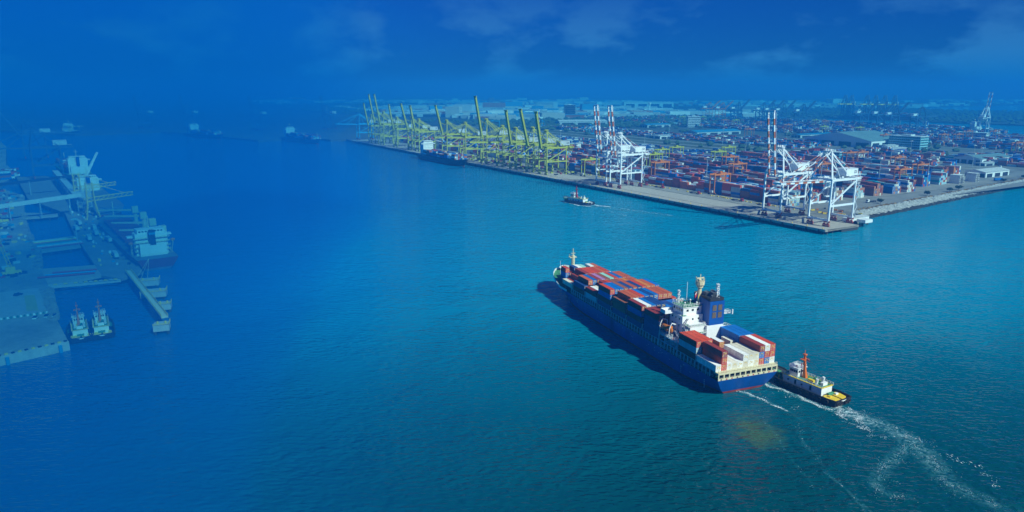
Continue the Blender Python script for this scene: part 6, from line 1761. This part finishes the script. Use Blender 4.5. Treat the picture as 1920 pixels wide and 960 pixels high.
# aerated water: pale turquoise veils under the foam, thinning to clear at their edges
def veil_material():
    m, t, b, L = nodes('aerated_water')
    geo = nn(t, 'ShaderNodeNewGeometry')
    n1 = nn(t, 'ShaderNodeTexNoise', {'Scale': 0.45, 'Detail': 7.0, 'Roughness': 0.68, 'Distortion': 1.6}); L(geo.outputs['Position'], n1.inputs['Vector'])
    at = nn(t, 'ShaderNodeAttribute', attribute_name='fade')
    r1 = nn(t, 'ShaderNodeMapRange', {1: 0.42, 2: 0.62}); L(n1.outputs['Fac'], r1.inputs[0])
    mu = nn(t, 'ShaderNodeMath', operation='MULTIPLY'); L(r1.outputs[0], mu.inputs[0]); L(at.outputs['Fac'], mu.inputs[1])
    mx = nn(t, 'ShaderNodeMix', {6: (0.05, 0.36, 0.40, 1), 7: (0.80, 0.92, 0.92, 1)}, data_type='RGBA')
    pw = nn(t, 'ShaderNodeMath', {1: 1.6}, operation='POWER'); L(mu.outputs[0], pw.inputs[0]); L(pw.outputs[0], mx.inputs[0])
    L(mx.outputs[2], b.inputs['Base Color']); L(mu.outputs[0], b.inputs['Alpha'])
    b.inputs['Roughness'].default_value = 0.5
    return m
VEIL = veil_material()
def veil(label, pts, widths, strength, z=0.08):
    n = len(pts)
    # smooth the guide line
    sm = []
    for i in range((n - 1) * 8 + 1):
        k = min(n - 2, i // 8); u = (i - k * 8) / 8
        p0, p1, p2, p3 = (Vector(pts[max(0, min(n - 1, k + d))]) for d in (-1, 0, 1, 2))
        p = 0.5 * ((2 * p1) + (p2 - p0) * u + (2 * p0 - 5 * p1 + 4 * p2 - p3) * u * u + (3 * p1 - p0 - 3 * p2 + p3) * u ** 3)
        sm.append((p, widths[k] + (widths[k + 1] - widths[k]) * u, strength[k] + (strength[k + 1] - strength[k]) * u))
    m = MB(); fade = []
    ring = []
    for i, (p, w, s) in enumerate(sm):
        t = (sm[min(i + 1, len(sm) - 1)][0] - sm[max(i - 1, 0)][0]).normalized(); nr = Vector((-t.y, t.x))
        row = []
        for j in range(7):
            q = (j - 3) / 3
            row.append((p.x + nr.x * q * w, p.y + nr.y * q * w, z)); fade.append(s * (1 - abs(q) ** 1.5) if 0 < i < len(sm) - 1 else 0.0)
        ring.append(row)
    m.loft(ring, closed=False, cap=False)
    o = m.obj('wake_foam', VEIL)
    a = o.data.attributes.new('fade', 'FLOAT', 'POINT')
    a.data.foreach_set('value', fade)
    return tag(o, label, 'foam', kind='stuff')
veil('veil of pale churned water trailing from the black-hulled tug', [(118.5, 250.5), (121.5, 243), (125, 237), (130, 230.5), (133, 221), (133.5, 211), (131.5, 200), (132, 191), (137, 183), (146, 174)], [3.2, 4.4, 5.4, 6.0, 5.6, 5.4, 5.4, 5.0, 4.8, 4], [1.0, 1.0, 0.85, 0.7, 0.6, 0.5, 0.42, 0.4, 0.35, 0])
veil('curling veil of pale water inside the tug\'s turning wake', [(131, 218), (125.5, 212), (119.5, 206), (113.5, 199.5), (108.5, 193.5), (109.5, 188), (118, 185)], [2.5, 3.2, 3.2, 3.0, 2.8, 2.6, 2.2], [0.4, 0.5, 0.45, 0.4, 0.35, 0.3, 0.0], 0.10)
veil('narrow veil of foam along the tug\'s side', [(100, 270), (106.5, 260.5), (111.8, 252.5), (117.5, 243.5), (119, 236)], [1.0, 1.5, 1.9, 2.2, 1.5], [0.5, 0.75, 0.9, 0.8, 0.0], 0.12)
veil('veil of pale wash from the big ship\'s stern', [(87.5, 263), (91.5, 257), (97, 249.5), (101, 242), (104, 233)], [1.0, 1.3, 1.5, 1.3, 1.0], [0.7, 0.85, 0.6, 0.35, 0.0], 0.09)
veil('pale spreading wake of the small tug', [(80, 719), (96, 703), (118, 681), (145, 655), (172, 630)], [3.0, 5, 7, 9, 10], [0.9, 0.7, 0.5, 0.3, 0.0], 0.10)
veil('faint pale line of disturbed water left by the ship\'s turn', [(99, 236), (98.4, 226), (96.9, 217), (97.9, 208), (96.6, 199), (98.4, 191), (99.0, 183), (101.5, 168)], [0.8, 0.5, 1.2, 0.6, 1.1, 0.5, 1.3, 1.0], [0.0, 0.12, 0.28, 0.1, 0.3, 0.18, 0.38, 0.1], 0.10)
veil('second faint line of disturbed water beside the silt patch', [(90, 243), (90, 228), (89, 206), (90, 188)], [0.7, 0.9, 0.9, 0.8], [0.0, 0.1, 0.12, 0.05], 0.11)

# pieces too small in the picture to pick apart stay one part each
SMALL = {'lettering', 'mooring_winches', 'window', 'windows', 'walkway_gear', 'winches', 'wheels', 'lashing_bridges', 'hatch_covers', 'hatch_coaming', 'aerials', 'stair_landings', 'boat_deck_gear', 'signal_flags',
         'exhaust_pipes', 'landing_deck', 'louvre_slats', 'breakwater', 'side_passage_posts', 'funnels_and_gear', 'door_and_porthole', 'kerb_blocks', 'edge_beam', 'crane_rails', 'trestle_legs', 'bollards', 'white_bands', 'red_bands', 'masts', 'end_frame',
         'wheel_bogie', 'tow_deck_cover', 'stays', 'stair', 'trolley_cab', 'lamp_head', 'portal', 'upper_railing', 'railing', 'cross_beams', 'louvre', 'deck_crane', 'boom', 'whip_aerial', 'radar_mast', 'emblem', 'boat_deck_frame', 'stern_gallery'}
for o in bpy.data.objects:
    if o.type == 'MESH' and o.parent is not None and o.name.split('.')[0] in SMALL:
        o['kind'] = 'stuff'
        if o.name.split('.')[0] == 'window': o.name = 'windows'
_bad = [(o.name, len(o['label'].split())) for o in bpy.data.objects if o.get('label') and not 4 <= len(o['label'].split()) <= 16]
_seen = {}
for o in bpy.data.objects:
    if o.get('label'): _seen.setdefault(o['label'], []).append(o.name)
print('BADLEN', _bad[:10], 'DUP', [(k, v) for k, v in _seen.items() if len(v) > 1][:12])

# ---------------------------------------------------------------- haze
def haze_mat(name, dens, col):
    m = bpy.data.materials.new(name)
    m.use_nodes = True
    t = m.node_tree
    t.nodes.clear()
    o = t.nodes.new('ShaderNodeOutputMaterial'); v = t.nodes.new('ShaderNodeVolumePrincipled')
    # denser but partly clear: extinction stays dens in green and blue and is stronger in red, so far things turn blue
    v.inputs['Density'].default_value = dens * 2.5
    c = [x * 0.4 for x in col]
    v.inputs['Color'].default_value = (*c, 1)
    v.inputs['Absorption Color'].default_value = (0.02, *[max(0.0, 1 - (0.4 - x) / (1 - x)) ** 2 for x in c[1:]], 1)
    v.inputs['Anisotropy'].default_value = 0.0
    t.links.new(v.outputs[0], o.inputs['Volume'])
    return m
HZ = (0.03, 0.30, 0.80)
HM = (0.0, 0.235, 0.72)
hz = MB().span((-26000, -300, -4), (26000, 24000, 196)).obj('haze', haze_mat('haze', 0.00035, HZ))
tag(hz, kind='stuff')
# added volume, shaped by view azimuth to lay a blue wash over the left
def lerp_table(tab, a):
    for (a0, r0, t0), (a1, r1, t1) in zip(tab, tab[1:]):
        if a1 <= a <= a0:
            k = (a0 - a) / (a0 - a1)
            return r0 + (r1 - r0) * k, t0 + (t1 - t0) * k
WASH_TAB = [(-4.0, 800, 0.0), (-8, 720, 25), (-11, 640, 75), (-15, 590, 360), (-19, 520, 540), (-23, 430, 560), (-28, 350, 470), (-34, 290, 440), (-42, 285, 440), (-95, 285, 440)]
az = [-4 - i * 0.5 for i in range(65)] + [-38, -42, -50, -60, -75, -95]
ring = [(a, *lerp_table(WASH_TAB, a)) for a in az]
def pol(a, r): return (r * math.sin(R(a)), r * math.cos(R(a)))
m = MB()
n = len(ring)
low = [(*pol(a, r - t * 0.5), -3.0) for a, r, t in ring] + [(*pol(a, r + t * 0.72 + 2), -3.0) for a, r, t in ring]
top = [(*pol(a, r - t * 0.5), 189.0) for a, r, t in ring] + [(*pol(a, r + t * 0.28 + 2), 189.0) for a, r, t in ring]
vs = low + top
fs = []
for k in range(n - 1):
    f0, f1, b0, b1 = k, k + 1, n + k, n + k + 1
    fs += [(f0, f1, b1, b0), (2 * n + f0, 2 * n + b0, 2 * n + b1, 2 * n + f1), (f0, 2 * n + f0, 2 * n + f1, f1), (b0, b1, 2 * n + b1, 2 * n + b0)]
for k in (0, n - 1): fs.append((k, n + k, 3 * n + k, 2 * n + k))
m.add(vs, fs)
tag(m.obj('haze', haze_mat('added_blue_wash', 0.0024, HM), fix=True), kind='stuff')
